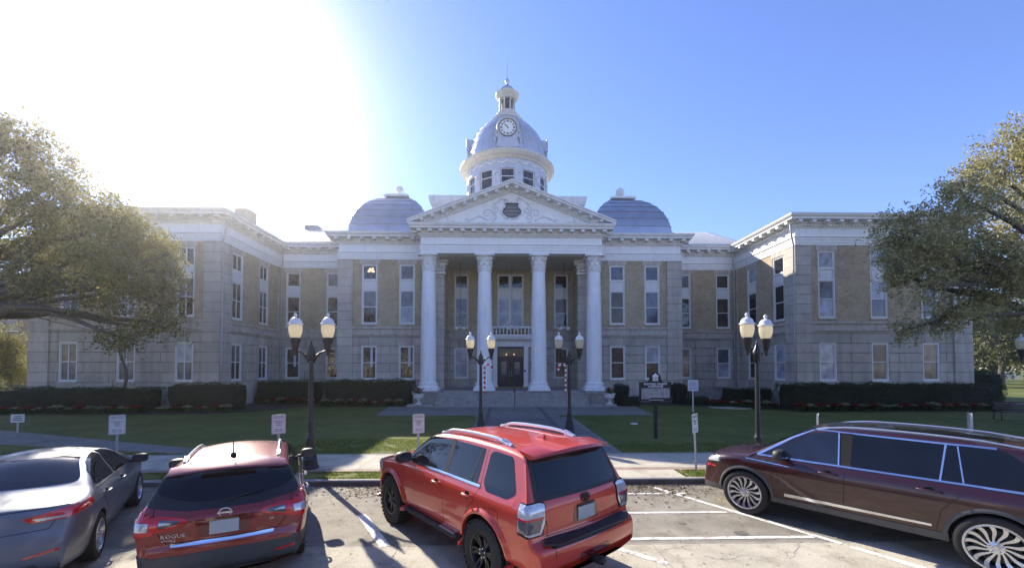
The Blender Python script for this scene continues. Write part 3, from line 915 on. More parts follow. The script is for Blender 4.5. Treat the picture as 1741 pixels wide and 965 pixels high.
def scroll(cx_, cz_, r0, turns, a0, dirn, rr=.055):
    pts = []
    for i in range(30):
        t = i / 29; a = a0 + dirn * turns * 2 * PI * t; r_ = r0 * (1 - .85 * t)
        pts.append((cx_ + r_ * math.cos(a), PE + .01, cz_ + r_ * math.sin(a)))
    b.tube(pts, [rr * (1 - .4 * i / 29) for i in range(30)], 6)
for s in (-1, 1):
    scroll(s * 1.15, 14.25, .34, 1.4, PI / 2, -s); scroll(s * 1.25, 13.65, .3, 1.3, -PI / 2, s)
    scroll(s * 1.75, 13.95, .36, 1.2, PI if s > 0 else 0, -s); scroll(s * .45, 15.0, .2, 1.1, 0, s)
    pts = [(s * (1.7 + i * .16), PE + .01, 13.42 + .28 * math.sin(i * .36)) for i in range(20)]
    b.tube(pts, [.065 * (1 - i / 26) for i in range(20)], 6)
    for i in range(3, 20, 3):
        x, _, z = pts[i]
        b.tube([(x, PE + .01, z), (x + s * .12, PE, z + .14 * (1 if i % 2 else -1)), (x + s * .26, PE + .01, z + .1 * (1 if i % 2 else -1))], [.05, .04, .012], 5)
    b.tube([(s * .3, PE + .01, 14.95), (s * .8, PE, 15.05), (s * 1.0, PE + .01, 14.75), (s * 1.35, PE + .01, 14.65)], [.05, .05, .04, .02], 5)
b.build('scrollwork', M['cream'], court, smooth=True)

# entrance
b = MB(OFF)
wall_faces(b, 'y', YB, -1.45, 1.45, BAND1, TOP, -1, [(-1.12, 1.12, 6.0, 10.68)])
b.build('brick_wall', M['brick'], court, fix=False)
b = MB(OFF)
for s in (-1, 1):
    b.box(min(s * 1.12, s * 1.5), max(s * 1.12, s * 1.5), YB - .35, YB, 1.0, 4.45)
    b.box(min(s * 1.08, s * 1.56), max(s * 1.08, s * 1.56), YB - .41, YB, 1.0, 1.25)
b.box(-1.75, 1.75, YB - .42, YB, 4.45, 4.75); b.box(-1.7, 1.7, YB - .36, YB, 4.75, 5.05)
b.box(-1.95, 1.95, YB - .95, YB, 5.05, 5.2); b.box(-2.0, 2.0, YB - 1.05, YB, 5.2, 5.36)
b.build('door_surround', M['white'], court)
b = MB(OFF)
b.box(-1.95, 1.95, YB - 1.0, YB - .78, 5.36, 5.45); b.box(-1.95, 1.95, YB - 1.0, YB - .78, 5.98, 6.12)
for x in (-1.83, 1.83): b.box(x - .12, x + .12, YB - 1.0, YB - .78, 5.45, 5.98)
balc = b.build('balcony', M['white'], court)
for i in range(11):
    t = MB(); t.lathe([(.05, 0), (.05, .05), (.035, .09), (.085, .2), (.085, .26), (.04, .4), (.05, .46), (.05, .53)], n=12)
    if i == 0: bal0 = t.build('baluster', M['white'], balc, smooth=True); bal0.location = (-1.5, YB - .89 - CY, 5.45)
    else:
        c = bal0.copy(); COL.objects.link(c); c.parent = balc; c.location = (-1.5 + i * .3, YB - .89 - CY, 5.45)
# double doors
M['door'] = mat('dark_bronze_door', (.035, .028, .03), .35, var=.15)
M['warmglow'] = M['pane_tan']
for s in (-1, 1):
    b = MB(OFF); xa, xb = (.02, 1.08) if s > 0 else (-1.08, -.02)
    b.box(xa, xb, YB - .12, YB - .04, 1.02, 3.45)
    d_ = b.build('door', M['door'], court)
    xm = s * .56
    g = MB(OFF); g.box(xm - .22, xm + .22, YB - .125, YB - .122, 2.1, 3.15)
    g.build('door_glass', glassy('door_glass', (.16, .17, .18), .05, .8), d_)
    g = MB(OFF); g.box(s * .1 - .015, s * .1 + .015, YB - .2, YB - .12, 1.9, 2.4); g.build('handle', M['gold'], d_)
    g = MB(OFF)
    for z0, z1 in ((1.2, 1.9),): g.box(xm - .3, xm + .3, YB - .135, YB - .12, z0, z1)
    g.build('kick_panel', M['door'], d_)
b = MB(OFF); b.box(-1.12, 1.12, YB - .14, YB - .02, 3.45, 3.62); b.box(-1.12, 1.12, YB - .14, YB - .02, 4.3, 4.45); b.box(-1.12, -1.08, YB - .14, YB - .02, 1, 4.3); b.box(1.08, 1.12, YB - .14, YB - .02, 1, 4.3)
tr = b.build('transom', M['door'], court)
b = MB(OFF); b.box(-1.08, 1.08, YB - .08, YB - .06, 3.62, 4.3); b.build('pane', M['pane_tan'], tr)
em, N, L, p = new_mat('lamp_and_reflection_glow'); p.inputs['Emission Color'].default_value = (1, .5, .13, 1); p.inputs['Emission Strength'].default_value = .55
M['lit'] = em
b = MB(OFF); b.sphere((-.35, YB - .1, 3.8), .06, 6); b.sphere((.3, YB - .1, 3.8), .06, 6); b.build('lamp', em, tr)
b = MB(OFF); b.box(1.16, 1.3, YB - .37, YB - .351, 2.3, 2.5); b.build('door_plaque', mat('blue_plaque', (.03, .05, .2), .5), court)
# paired window over the balcony
b = MB()
H = W2[1] - W2[0]
win_frame(b, 1.12, 0, H); b.box(-.12, .12, .02, .17, 0, H); b.box(-1.03, 1.03, .03, .17, 2.57, 2.68); b.box(-1.03, 1.03, .03, .17, 3.36, 3.46)
for xa, xb in ((-1.03, -.12), (.12, 1.03)):
    sash(b, xa, xb, .09, 2.57); sash(b, xa, xb, 3.46, H - .09, mid=False)
dw = b.build('window', M['frame'], court); dw.location = (0, YB - CY, W2[0])
pane_part(dw, -1, -.14, .1, 2.56, B_); pane_part(dw, .14, 1, .1, 2.56, B_)
pane_part(dw, -1, -.14, 3.47, H - .1, D, False); pane_part(dw, .14, 1, 3.47, H - .1, D, False)
b = MB(); b.box(-1.03, 1.03, .10, .14, 2.68, 3.36); b.box(-.93, -.22, .07, .1, 2.78, 3.26); b.box(.22, .93, .07, .1, 2.78, 3.26); b.build('spandrel_panel', M['frame'], dw)
# frosty lettering in the upper-storey posters
M['print'] = mat('grey_print', (.25, .27, .34), .7)
for (cx_, cz_, kind) in ((-.57, 2.0, 0), (.57, 2.0, 1), (-.57, .75, 2), (.57, .75, 2)):
    b = MB()
    if kind == 0:
        for k in range(4): b.box(cx_ - .06 - k * .05, cx_ + .06 + k * .05, .085, .088, cz_ + .3 - k * .16, cz_ + .34 - k * .16)
        b.box(cx_ - .02, cx_ + .02, .085, .088, cz_ - .3, cz_ + .4)
    else:
        for k in range(4): b.box(cx_ - .26 + (k % 2) * .06, cx_ + .26 - ((k + 1) % 2) * .05, .085, .088, cz_ + .3 - k * .2, cz_ + .335 - k * .2)
    b.build('poster_print', M['print'], dw)

# ---- square domes on the pavilions
M['domemetal'] = None
def dome_mat():
    m, N, L, p = new_mat('painted_dome_metal')
    tc = N.new('ShaderNodeTexCoord'); sp = N.new('ShaderNodeSeparateXYZ'); L.new(tc.outputs['Object'], sp.inputs[0])
    n1 = N.new('ShaderNodeTexNoise'); n1.inputs['Scale'].default_value = 1.2; n1.inputs['Detail'].default_value = 8; L.new(tc.outputs['Object'], n1.inputs['Vector'])
    r = N.new('ShaderNodeValToRGB'); L.new(n1.outputs[0], r.inputs[0])
    r.color_ramp.elements[0].position = .3; r.color_ramp.elements[0].color = (.38, .40, .44, 1)
    r.color_ramp.elements[1].position = .7; r.color_ramp.elements[1].color = (.48, .50, .54, 1)
    L.new(r.outputs[0], p.inputs['Base Color']); p.inputs['Metallic'].default_value = .6; p.inputs['Roughness'].default_value = .38
    return m
M['dome'] = dome_mat()
for s in (-1, 1):
    xc, yc = s * 9.72, 35.9
    b = MB(OFF)
    A, B2, H, Z0 = 3.2, 3.75, 4.1, 13.2
    rings = []
    levels = []
    for i in range(17):
        phi = i / 16 * R(80)
        levels.append((math.cos(phi) ** 1.12, math.sin(phi)))
    def ring(sx_, z):
        pts = []
        for cxs, cys in ((1, -1), (1, 1), (-1, 1), (-1, -1)):
            rr = .42 * sx_
            for k in range(5):
                a = {(1, -1): -PI / 2, (1, 1): 0, (-1, 1): PI / 2, (-1, -1): PI}[(cxs, cys)] + k * PI / 8
                pts.append((xc + cxs * (A * sx_ - rr) + rr * math.cos(a), yc + cys * (B2 * sx_ - rr) + rr * math.sin(a), z))
        return pts
    allr = [ring(1, Z0 - .4)]
    for i, (sx_, zz) in enumerate(levels):
        allr.append(ring(sx_, Z0 + H * zz))
        if i % 2 == 0 and 0 < i < 16:
            allr.append(ring(sx_ + .012, Z0 + H * zz + .004)); allr.append(ring(sx_ - .004, Z0 + H * zz + .035))
    vs = [p for r_ in allr for p in r_]; n = 20
    fs = [(j * n + i, j * n + (i + 1) % n, (j + 1) * n + (i + 1) % n, (j + 1) * n + i) for j in range(len(allr) - 1) for i in range(n)]
    fs.append(tuple(range((len(allr) - 1) * n, len(allr) * n)))
    b.add(vs, fs)
    dm = b.build('pavilion_dome', M['dome'], court, smooth=True, autos=28)
    b = MB(OFF)
    for hx, hy, z0, z1 in ((1.05, 1.2, 17.2, 17.36), (.8, .9, 17.36, 17.52), (.45, .5, 17.52, 17.66)):
        b.box(xc - hx, xc + hx, yc - hy, yc + hy, z0, z1)
    b.lathe([(.22, 17.66), (.16, 17.75), (.2, 17.82)], (xc, yc, 0), 16); b.sphere((xc, yc, 18.18), .38, 10)
    b.build('finial', M['cream'], dm, smooth=True, autos=30)
    b = MB(OFF); b.box(xc - 3.45, xc + 3.45, yc - 4.0, yc + 4.0, 12.9, 13.22); b.build('dome_kerb', M['cream'], dm)

# ---- clock tower
TY = 43.5; TX = -.2
b = MB(OFF); b.box(TX - 6.1, TX + 6.1, 37.4, 49.6, 13, 17.2); b.build('tower_base', M['white'], court)
b = MB(OFF)
pa = [(TX - 6.1, 37.4), (TX + 6.1, 37.4), (TX + 6.1, 49.6), (TX - 6.1, 49.6)]
b.sweep(pa, [(0, 16.4), (.1, 16.4), (.14, 16.6), (.35, 16.7), (.4, 17.0), (.85, 17.3), (.95, 17.6), (1.0, 17.95), (1.0, 18.03), (-2.2, 18.2)], closed=True)
ornaments(b, pa, z0=17.0, zm=17.12, out=.4, mout=.75, closed=True)
b.build('tower_cornice', M['cream'], court)
M['drum'] = mat('drum_painted_metal', (.50, .54, .62), .5, var=.1, streak=.3)
b = MB(OFF)
b.lathe([(4.45, 17.9), (4.45, 18.6), (4.2, 18.65), (4.2, 19.0)], (TX, TY, 0), 48)
b.lathe([(3.95, 18.8), (3.95, 22.4)], (TX, TY, 0), 48)
b.lathe([(4.25, 21.98), (4.25, 22.15), (4.16, 22.2), (4.2, 22.95), (4.3, 23.0)], (TX, TY, 0), 48)
for k in range(12):       # piers between the drum windows
    a = R(15) + k * R(30)
    w_ = .40
    ca, sa = math.cos(a), math.sin(a)
    vs = []
    for o, q in ((3.9, -w_), (4.26, -w_), (4.26, w_), (3.9, w_)):
        vs.append((TX + ca * o - sa * q, TY + sa * o + ca * q, 18.8))
    b.prism(vs, (0, 0, 3.2))
drum = b.build('drum', M['drum'], court, smooth=True, autos=30)
b = MB(OFF)
for k in range(12):
    a = R(15) + k * R(30); ca, sa = math.cos(a), math.sin(a)
    def Q(o, q, z): return (TX + ca * o - sa * q, TY + sa * o + ca * q, z)
    for q in (-.15, 0, .15):
        b.tube([Q(4.3, q, 21.5), Q(4.32, q * 1.2, 21.1 - abs(q)), Q(4.29, q, 20.8)], [.05, .055, .03], 5)
    b.tube([Q(4.3, -.28, 21.55), Q(4.33, 0, 21.68), Q(4.3, .28, 21.55)], .045, 5)
for k in range(24):       # festoons under the cornice
    a0 = k * R(15); pts = []
    for i in range(7):
        a = a0 + R(15) * i / 6; z = 22.78 - .28 * math.sin(PI * i / 6)
        pts.append((TX + 4.24 * math.cos(a), TY + 4.24 * math.sin(a), z))
    b.tube(pts, [.04, .05, .06, .065, .06, .05, .04], 5)
b.build('festoon', M['white'], drum, smooth=True)
for k in range(12):       # drum windows
    a = -PI / 2 + k * R(30)
    if k == 0:
        f = MB(); win_frame(f, .66, 0, 3.1, t=.07, y0=-.02, y1=.1); f.box(-.6, .6, -.01, .08, 2.3, 2.37); f.box(-.6, .6, -.01, .08, 1.1, 1.17)
        dw0 = f.build('window', M['frame'], court)
        g = MB(); g.quad((-.6, .05, .07), (.6, .05, .07), (.6, .05, 3.03), (-.6, .05, 3.03)); g.build('pane', M['pane_dark'], dw0, fix=False)
        o = dw0
    else: o = copy_tree(dw0, court)
    o.location = (TX + 4.06 * math.cos(a), TY + 4.06 * math.sin(a) - CY, 18.9); o.rotation_euler = (0, 0, a + PI / 2)
b = MB(OFF)
b.lathe([(4.2, 22.95), (4.35, 23.0), (4.45, 23.12), (4.8, 23.2), (4.9, 23.3), (5.0, 23.34), (5.02, 23.5), (4.85, 23.56)], (TX, TY, 0), 64)
b.lathe([(4.8, 23.5), (4.7, 23.62), (4.7, 23.72), (4.45, 23.8), (4.3, 24.0), (4.12, 24.05)], (TX, TY, 0), 64)
b.build('ring_cornice', mat('ring_cornice_paint', (.60, .56, .47), .45, var=.12, streak=.25), court, smooth=True, autos=30)
b = MB(OFF)
dprof = [(4.15, 24.0), (4.14, 24.6), (4.03, 25.3), (3.82, 26.0), (3.5, 26.7), (3.08, 27.35), (2.6, 27.9), (2.1, 28.35), (1.7, 28.65), (1.62, 28.8)]
b.lathe(dprof, (TX, TY, 0), 48)
for k in range(8):
    a = R(22.5) + k * R(45)
    b.tube([(TX + (r_ + .01) * math.cos(a), TY + (r_ + .01) * math.sin(a), z) for r_, z in dprof], .065, 5)
for r_, z in dprof[1:-1]:
    b.lathe([(r_ - .02, z - .03), (r_ + .022, z - .03), (r_ + .018, z + .02), (r_ - .03, z + .03)], (TX, TY, 0), 48, cap=False)
mdome = b.build('main_dome', mat('silver_dome', (.54, .56, .60), .36, metal=.5, var=.12, scale=1.2, streak=.3), court, smooth=True, autos=40)
b = MB(OFF)
b.lathe([(1.75, 28.7), (1.8, 28.85), (1.62, 28.95), (1.55, 29.15), (1.25, 29.3), (1.2, 29.6), (1.0, 29.7), (1.0, 29.85)], (TX, TY, 0), 32)
for k in range(8):
    a = R(22.5) + k * R(45)
    b.lathe([(.13, 29.85), (.13, 29.95), (.095, 30.0), (.085, 31.15), (.14, 31.25)], (TX + .82 * math.cos(a), TY + .82 * math.sin(a), 0), 10)
b.lathe([(.95, 31.2), (.95, 31.4), (1.1, 31.5), (1.25, 31.7), (1.28, 31.85), (1.1, 31.92), (.98, 32.02)], (TX, TY, 0), 32)
core = MB(OFF); core.lathe([(.60, 29.8), (.60, 31.4)], (TX, TY, 0), 24)  # solid core coloured dark for the shade inside the open lantern
lan = b.build('lantern', mat('lantern_paint', (.60, .57, .48), .45, var=.1, streak=.3), court, smooth=True, autos=30)
core.build('lantern_shade_core', M['dark'], lan)
b = MB(OFF)
b.lathe([(.98, 32.02), (.85, 32.3), (.6, 32.6), (.3, 32.82), (.16, 33.0), (.14, 33.2), (.22, 33.3), (.24, 33.45), (.14, 33.6), (.04, 33.75)], (TX, TY, 0), 24)
b.build('lantern_cap', M['dome'], lan, smooth=True)
b = MB(OFF); b.tube([(TX, TY, 33.7), (TX, TY, 35.6)], [.03, .012], 6); b.build('lightning_rod', M['black'], lan)
# four clock dormers
def dormer():
    b = MB()              # local: outward -y, origin on the tower axis
    b.box(-.95, .95, -4.2, -3.0, 24.45, 24.95)
    b.prism([(-1.15, -4.28, 24.0), (1.15, -4.28, 24.0), (1.0, -4.28, 24.5), (-1.0, -4.28, 24.5)], (0, .9, 0))
    pts = [(-.98, -4.15, 24.9)] + [(.98 * math.cos(PI - PI * i / 16), -4.15, 25.9 + .98 * math.sin(PI - PI * i / 16)) for i in range(17)] + [(.98, -4.15, 24.9)]
    b.prism(pts, (0, 1.8, 0))
    for s in (-1, 1):
        b.box(min(s * .95, s * 1.25), max(s * .95, s * 1.25), -4.12, -3.3, 25.2, 25.35)
        b.sphere((s * 1.1, -4.05, 25.5), .16, 5); b.tube([(s * 1.0, -4.1, 25.2), (s * 1.3, -4.1, 24.9), (s * 1.2, -4.1, 24.5)], [.1, .13, .06], 6)
    for i in range(20):
        a = PI * i / 19
    o = b.build('clock_dormer', M['drum'], court, smooth=True, autos=30)
    k = MB(); pts = []
    for i in range(21):
        a = R(-20) + R(220) * i / 20
        pts.append((1.0 * math.cos(a), -4.2, 25.9 + 1.0 * math.sin(a)))
    k.tube(pts, .085, 8)
    for s in (-1, 1): k.box(min(s*1.0, s*1.2), max(s*1.0, s*1.2), -4.26, -4.1, 25.45, 25.6)
    k.build('dormer_hood', lan.data.materials[0], o, smooth=True)
    f = MB(); f.lathe([(.86, -4.25), (.86, -4.16)], (0, 0, 25.9), 40, axis='y')
    f.build('clock_rim', M['black'], o)
    f = MB(); f.lathe([(.79, -4.262), (.79, -4.2)], (0, 0, 25.9), 40, axis='y')
    f.build('clock_face', mat('clock_face_white', (.8, .8, .78), .5, var=.03), o)
    f = MB()
    for i in range(12):
        a = i * R(30); u = Vector((math.sin(a), 0, math.cos(a))); v = Vector((u.z, 0, -u.x)); c = Vector((0, -4.27, 25.9))
        for q in ((-.045, .045) if i % 3 else (-.07, 0, .07)):
            p0 = c + u * .52 + v * q; p1 = c + u * .72 + v * q * 1.3
            f.prism([p0 - v * .026, p0 + v * .026, p1 + v * .034, p1 - v * .034], (0, .006, 0))
        p0 = c + u * .745 - v * .02
    for (hr, L_, wd) in ((R(325), .40, .05), (R(312), .62, .036)):
        u = Vector((math.sin(hr), 0, math.cos(hr))); v = Vector((u.z, 0, -u.x)); c = Vector((0, -4.28, 25.9))
        f.prism([c - u * .12 - v * wd, c - u * .12 + v * wd, c + u * L_ + v * .012, c + u * L_ - v * .012], (0, .006, 0))
    f.lathe([(.05, -4.29), (.05, -4.27)], (0, 0, 25.9), 12, axis='y')
    f.build('clock_hands_and_numerals', M['black'], o)
    return o
d0 = dormer()
for k in range(4):
    o = d0 if k == 0 else copy_tree(d0, court)
    o.location = (TX, TY - CY, 0); o.rotation_euler = (0, 0, k * PI / 2)

# ---- downpipes
M['pipe'] = mat('downpipe_paint', (.45, .44, .42), .5, var=.15)
for s in (-1, 1):
    for pts in ([(s * (XI - .7), YW - .5, 12.3), (s * (XI - .5), YW - .35, 11.5), (s * (XI - .24), YW - .15, 11.0), (s * (XI - .24), YW - .12, 5.0), (s * (XI - .24), YW - .12, .2)],
                [(s * (XI - .5), YR - .6, 12.3), (s * (XI - .35), YR - .3, 11.5), (s * (XI - .25), YR - .25, 11.0), (s * (XI - .25), YR - .22, .2)],
                [(s * (XO + .3), YW + .2, 11.8), (s * (XO + .3), YW + .2, .2)]):
        b = MB(OFF); b.tube(pts, .055, 8); b.build('downpipe', M['pipe'], court, smooth=True)
# glowing orange discs imitating a lamp reflection in one pavilion transom, white papers standing in the lower windows
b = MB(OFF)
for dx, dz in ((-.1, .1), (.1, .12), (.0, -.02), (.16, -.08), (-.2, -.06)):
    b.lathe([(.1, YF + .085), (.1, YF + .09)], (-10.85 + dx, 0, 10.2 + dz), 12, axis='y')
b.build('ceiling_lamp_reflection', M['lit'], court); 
M['banner'] = mat('pale_banner', (.5, .52, .58), .6)
for x, yy in ((-18.2, YR), (-14.8, YR), (-10.9, YF), (-8.0, YF)):
    b = MB(OFF); b.box(x + .02, x + .22, yy + .085, yy + .095, 2.75, 4.2); b.build('window_banner', M['banner'], court)

# foundation hatch and utility boxes at the right link
b = MB(OFF); b.box(15.0, 18.6, 33.4, YR - .14, 0, .95); b.box(14.9, 18.7, 33.3, YR - .14, .95, 1.1)
b.build('cellar_wall', M['dark_stone'], court)
# ------------------------------------------------------------------ vehicles
def paint(name, col, metallic=.25, rough=.32, flake=.12):
    m, N, L, p = new_mat(name)
    tc = N.new('ShaderNodeTexCoord')
    n = N.new('ShaderNodeTexNoise'); n.inputs['Scale'].default_value = 2.2; n.inputs['Detail'].default_value = 6
    L.new(tc.outputs['Object'], n.inputs['Vector'])
    mx = N.new('ShaderNodeMixRGB'); mx.inputs[1].default_value = (*[c * (1 - flake) for c in col], 1); mx.inputs[2].default_value = (*[min(1, c * (1 + flake)) for c in col], 1)
    L.new(n.outputs[0], mx.inputs[0]); L.new(mx.outputs[0], p.inputs['Base Color'])
    p.inputs['Metallic'].default_value = metallic; p.inputs['Roughness'].default_value = rough
    p.inputs['Coat Weight'].default_value = 1; p.inputs['Coat Roughness'].default_value = .03
    return m
M['red'] = paint('bright_red_car_paint', (.58, .046, .022), .1, .36)
M['darkred'] = paint('cherry_red_car_paint', (.24, .018, .014), .2)
M['maroon'] = paint('maroon_car_paint', (.035, .0035, .005), .2)
M['silver'] = paint('silver_grey_car_paint', (.15, .165, .20), .3, .42)
q_ = M['silver'].node_tree.nodes['Principled BSDF']; q_.inputs['Coat Weight'].default_value = .5; q_.inputs['Coat Roughness'].default_value = .12
M['whitecar'] = paint('white_car_paint', (.7, .7, .7), 0)
M['greycar'] = paint('dark_grey_car_paint', (.05, .055, .07), .4)
M['glass'] = glassy('tinted_car_glass', (.008, .009, .012), .02, .5, .0)
M['glass2'] = glassy('clear_tint_car_glass', (.02, .026, .045), .02, .6, .0)
M['trim'] = mat('black_plastic_trim', (.022, .022, .024), .55, var=.15)
M['clad'] = mat('grey_plastic_cladding', (.06, .062, .068), .5, var=.15)
M['gap'] = mat('panel_gap_dark', (.006, .006, .006), .8)
M['chrome'] = mat('chrome_trim', (.75, .77, .8), .12, metal=1, var=.02)
M['satin'] = mat('satin_silver_rail', (.62, .64, .66), .3, metal=.8, var=.03)
M['tyre'] = mat('tyre_rubber', (.018, .018, .018), .8, var=.3, bump=.2)
M['alloy'] = mat('alloy_rim', (.55, .56, .58), .25, metal=.85, var=.03)
M['blackalloy'] = mat('black_alloy_rim', (.02, .02, .022), .3, metal=.4, var=.03)
M['lens'] = mat('red_light_lens', (.62, .012, .014), .1, var=.08, coat=1)
M['lensdark'] = mat('dark_red_light_lens', (.14, .008, .01), .1, var=.08, coat=1)
M['smoke'] = mat('smoked_light_lens', (.10, .09, .10), .08, var=.3, scale=14, coat=1)
M['clear'] = mat('clear_light_lens', (.55, .56, .6), .08, metal=.3, var=.25, scale=20, coat=1)
M['plate'] = mat('pale_number_plate', (.42, .45, .45), .5, var=.12, scale=9)
M['badge'] = mat('badge_chrome', (.6, .62, .66), .2, metal=.9)

def interp(tab, v):
    if v <= tab[0][0]: return tab[0][1]
    for (a, x), (b, y) in zip(tab, tab[1:]):
        if v <= b: return x + (y - x) * (v - a) / (b - a)
    return tab[-1][1]

def resample(pts, step=.055, smooth=2):
    P = [Vector(p) for p in pts]
    for _ in range(smooth):          # corner cutting, ends kept
        Q = [P[0]]
        for a, b in zip(P, P[1:]): Q += [a * .78 + b * .22, a * .22 + b * .78]
        P = Q + [P[-1]]
    out = [P[0]]; acc = 0
    for a, b in zip(P, P[1:]):
        d = (b - a).length; 
        if d < 1e-9: continue
        t = step - acc
        while t <= d: out.append(a + (b - a) * t / d); t += step
        acc = d - (t - step)
    if (out[-1] - P[-1]).length > .01: out.append(P[-1])
    return out

class Car:
    def __init__(s, name, label, cat, loc, heading, spec, paintm, scale=1.0, group=None):
        s.root = empty(name, loc, heading, label, cat, group)
        s.root.scale = (scale,) * 3
        s.sp = spec; s.paint = paintm
        s.make_body()
    def make_body(s):
        sp = s.sp
        st = resample(sp['top'], sp.get('step', .05))
        hw, zb = sp['hw'], sp['zb']
        L_ = sp['L']; W = max(x for _, x in hw)
        rows = []
        NS, NC, NT, NB = 16, 6, 8, 3
        for p in st:
            y, zt = p.x, max(p.y, zb + .03)
            # plan rounding
            er, ef = sp.get('er', .30), sp.get('ef', .7)
            f = 1.0
            if y < er: f *= 1 - sp.get('kr', .07) * (1 - y / er) ** 2
            if y > L_ - ef: f *= 1 - sp.get('kf', .2) * ((y - L_ + ef) / ef) ** 2.2
            cr = interp(sp['crown'], y)
            rc = min(interp(sp['rc'], y), (zt - zb) * .45)
            ze = zt - min(cr, (zt - zb) * .2)
            za = ze - rc
            sec = []
            xb = interp(hw, zb) * f
            for k in range(NB): sec.append((xb * .96 * k / NB, zb))
            z0 = min(zb + .03, za)
            for k in range(NS + 1):
                z = z0 + (za - z0) * k / NS
                # keep rows on the belt line so the shoulder stays crisp
                sec.append((interp(hw, z) * f, z))
            xe = interp(hw, ze) * f
            xa = interp(hw, za) * f
            rx = min(rc * 1.15, xa * .5)
            for k in range(1, NC + 1):
                t = k / NC * PI / 2
                sec.append((xa - (xa - (xe - rx)) * (1 - math.cos(t)) ** 1.0 , za + rc * math.sin(t)))
            xq = sec[-1][0]
            for k in range(1, NT + 1):
                t = k / NT
                x = xq * (1 - t); sec.append((x, ze + (zt - ze) * (1 - (x / xq) ** 2)))
            rows.append((y, sec))
        br, bf = sp.get('bowr', .12), sp.get('bowf', .25)
        def warp(x, y, z):
            u = min(1, abs(x) / W)
            wr = max(0, 1 - y / 1.1); wf = max(0, 1 - (L_ - y) / 1.4)
            y2 = y + br * u ** 2.2 * wr ** 2 - bf * u ** 2.2 * wf ** 2
            return (x, y2, z)
        s.warp = warp
        vs, fs = [], []
        n = len(rows[0][1])
        for y, sec in rows:
            for x, z in sec: vs.append(warp(x, y, z))
        m = len(rows)
        # mirrored half
        base = len(vs)
        idx = list(range(n)); 
        mir = {}
        for i in range(m):
            for j in range(n):
                k = i * n + j
                x, y, z = vs[k]
                if j == 0 or j == n - 1:
                    vs[k] = (0, y, z); mir[k] = k
                else:
                    mir[k] = len(vs); vs.append((-x, y, z))
        for i in range(m - 1):
            for j in range(n - 1):
                q = (i * n + j, (i + 1) * n + j, (i + 1) * n + j + 1, i * n + j + 1)
                fs.append(q); fs.append(tuple(mir[k] for k in q)[::-1])
        for i in (0, m - 1):
            loop = [i * n + j for j in range(n)] + [mir[i * n + j] for j in range(n - 2, 0, -1)]
            fs.append(tuple(loop))
        bm = bmesh.new()
        bv = [bm.verts.new(v) for v in vs]
        for f in fs:
            try: bm.faces.new([bv[k] for k in f])
            except ValueError: pass
        bmesh.ops.remove_doubles(bm, verts=bm.verts, dist=.0005)
        bmesh.ops.recalc_face_normals(bm, faces=bm.faces)
        s.bm = bm; s.W = W
        me = bpy.data.meshes.new('body'); bm.to_mesh(me)
        me.materials.append(s.paint)
        tmp = bpy.data.objects.new('body', me); COL.objects.link(tmp)
        cut = MB()
        for y in (s.sp['ra'], s.sp['fa']):
            for sd_ in (-1, 1):
                x0, x1 = sd_ * (W - .34), sd_ * (W + .2)
                c = MB(); c.lathe([(s.sp['arch'], min(x0, x1)), (s.sp['arch'], max(x0, x1))], (0, y, s.sp['wz']), 48, axis='x')
                cut.add(c.v, c.f)
        co = cut.build('cutter', M['trim'])
        md = tmp.modifiers.new('b', 'BOOLEAN'); md.operation = 'DIFFERENCE'; md.object = co; md.solver = 'EXACT'; md.material_mode = 'TRANSFER'
        bpy.context.view_layer.update()
        dg = bpy.context.evaluated_depsgraph_get()
        me2 = bpy.data.meshes.new_from_object(tmp.evaluated_get(dg))
        bpy.data.objects.remove(tmp); bpy.data.objects.remove(co)
        me2.name = 'body'
        me2.polygons.foreach_set('use_smooth', [True] * len(me2.polygons))
        me2.set_sharp_from_angle(angle=R(32))
        o = bpy.data.objects.new('body', me2); COL.objects.link(o); o.parent = s.root
        s.body = o
    # planes -------------------------------------------------------------
    @staticmethod
    def poly(axis, pts):
        """convex polygon -> clip planes running along the axis"""
        c = Vector((sum(p[0] for p in pts) / len(pts), sum(p[1] for p in pts) / len(pts)))
        out = []
        for a, b in zip(pts, pts[1:] + pts[:1]):
            d = Vector((b[0] - a[0], b[1] - a[1])); nn = Vector((d.y, -d.x)).normalized()
            if nn.dot(Vector(a) - c) < 0: nn = -nn
            if axis == 'x': out.append((Vector((0, a[0], a[1])), Vector((0, nn.x, nn.y))))
            elif axis == 'y': out.append((Vector((a[0], 0, a[1])), Vector((nn.x, 0, nn.y))))
            else: out.append((Vector((a[0], a[1], 0)), Vector((nn.x, nn.y, 0))))
        return out
    def patch(s, name, m, planes, off=.004, parent=None, filt=None, join=None):
        """a panel, pane or lens that follows the body: clipped copy of the skin set proud of it"""
        bm = s.bm.copy()
        kill = [f for f in bm.faces if (filt and not filt(f))]
        bmesh.ops.delete(bm, geom=kill, context='FACES')
        for co, no in planes:
            g = bm.verts[:] + bm.edges[:] + bm.faces[:]
            bmesh.ops.bisect_plane(bm, geom=g, dist=1e-5, plane_co=co, plane_no=no, clear_outer=True)
        if not bm.faces: bm.free(); return None
        bm.normal_update()
        ns = {v: v.normal.copy() for v in bm.verts}
        for v in bm.verts: v.co += ns[v] * off
        # give the panel its edge
        ed = [e for e in bm.edges if e.is_boundary]
        r = bmesh.ops.extrude_edge_only(bm, edges=ed)
        nv = [g for g in r['geom'] if isinstance(g, bmesh.types.BMVert)]
        mp = {}
        for v in nv:
            src = min((e.other_vert(v) for e in v.link_edges if e.other_vert(v) in ns), key=lambda q: (q.co - v.co).length, default=None)
            if src: v.co -= ns[src] * (off + .004)
        me = bpy.data.meshes.new(name); bm.to_mesh(me); bm.free()
        me.materials.append(m)
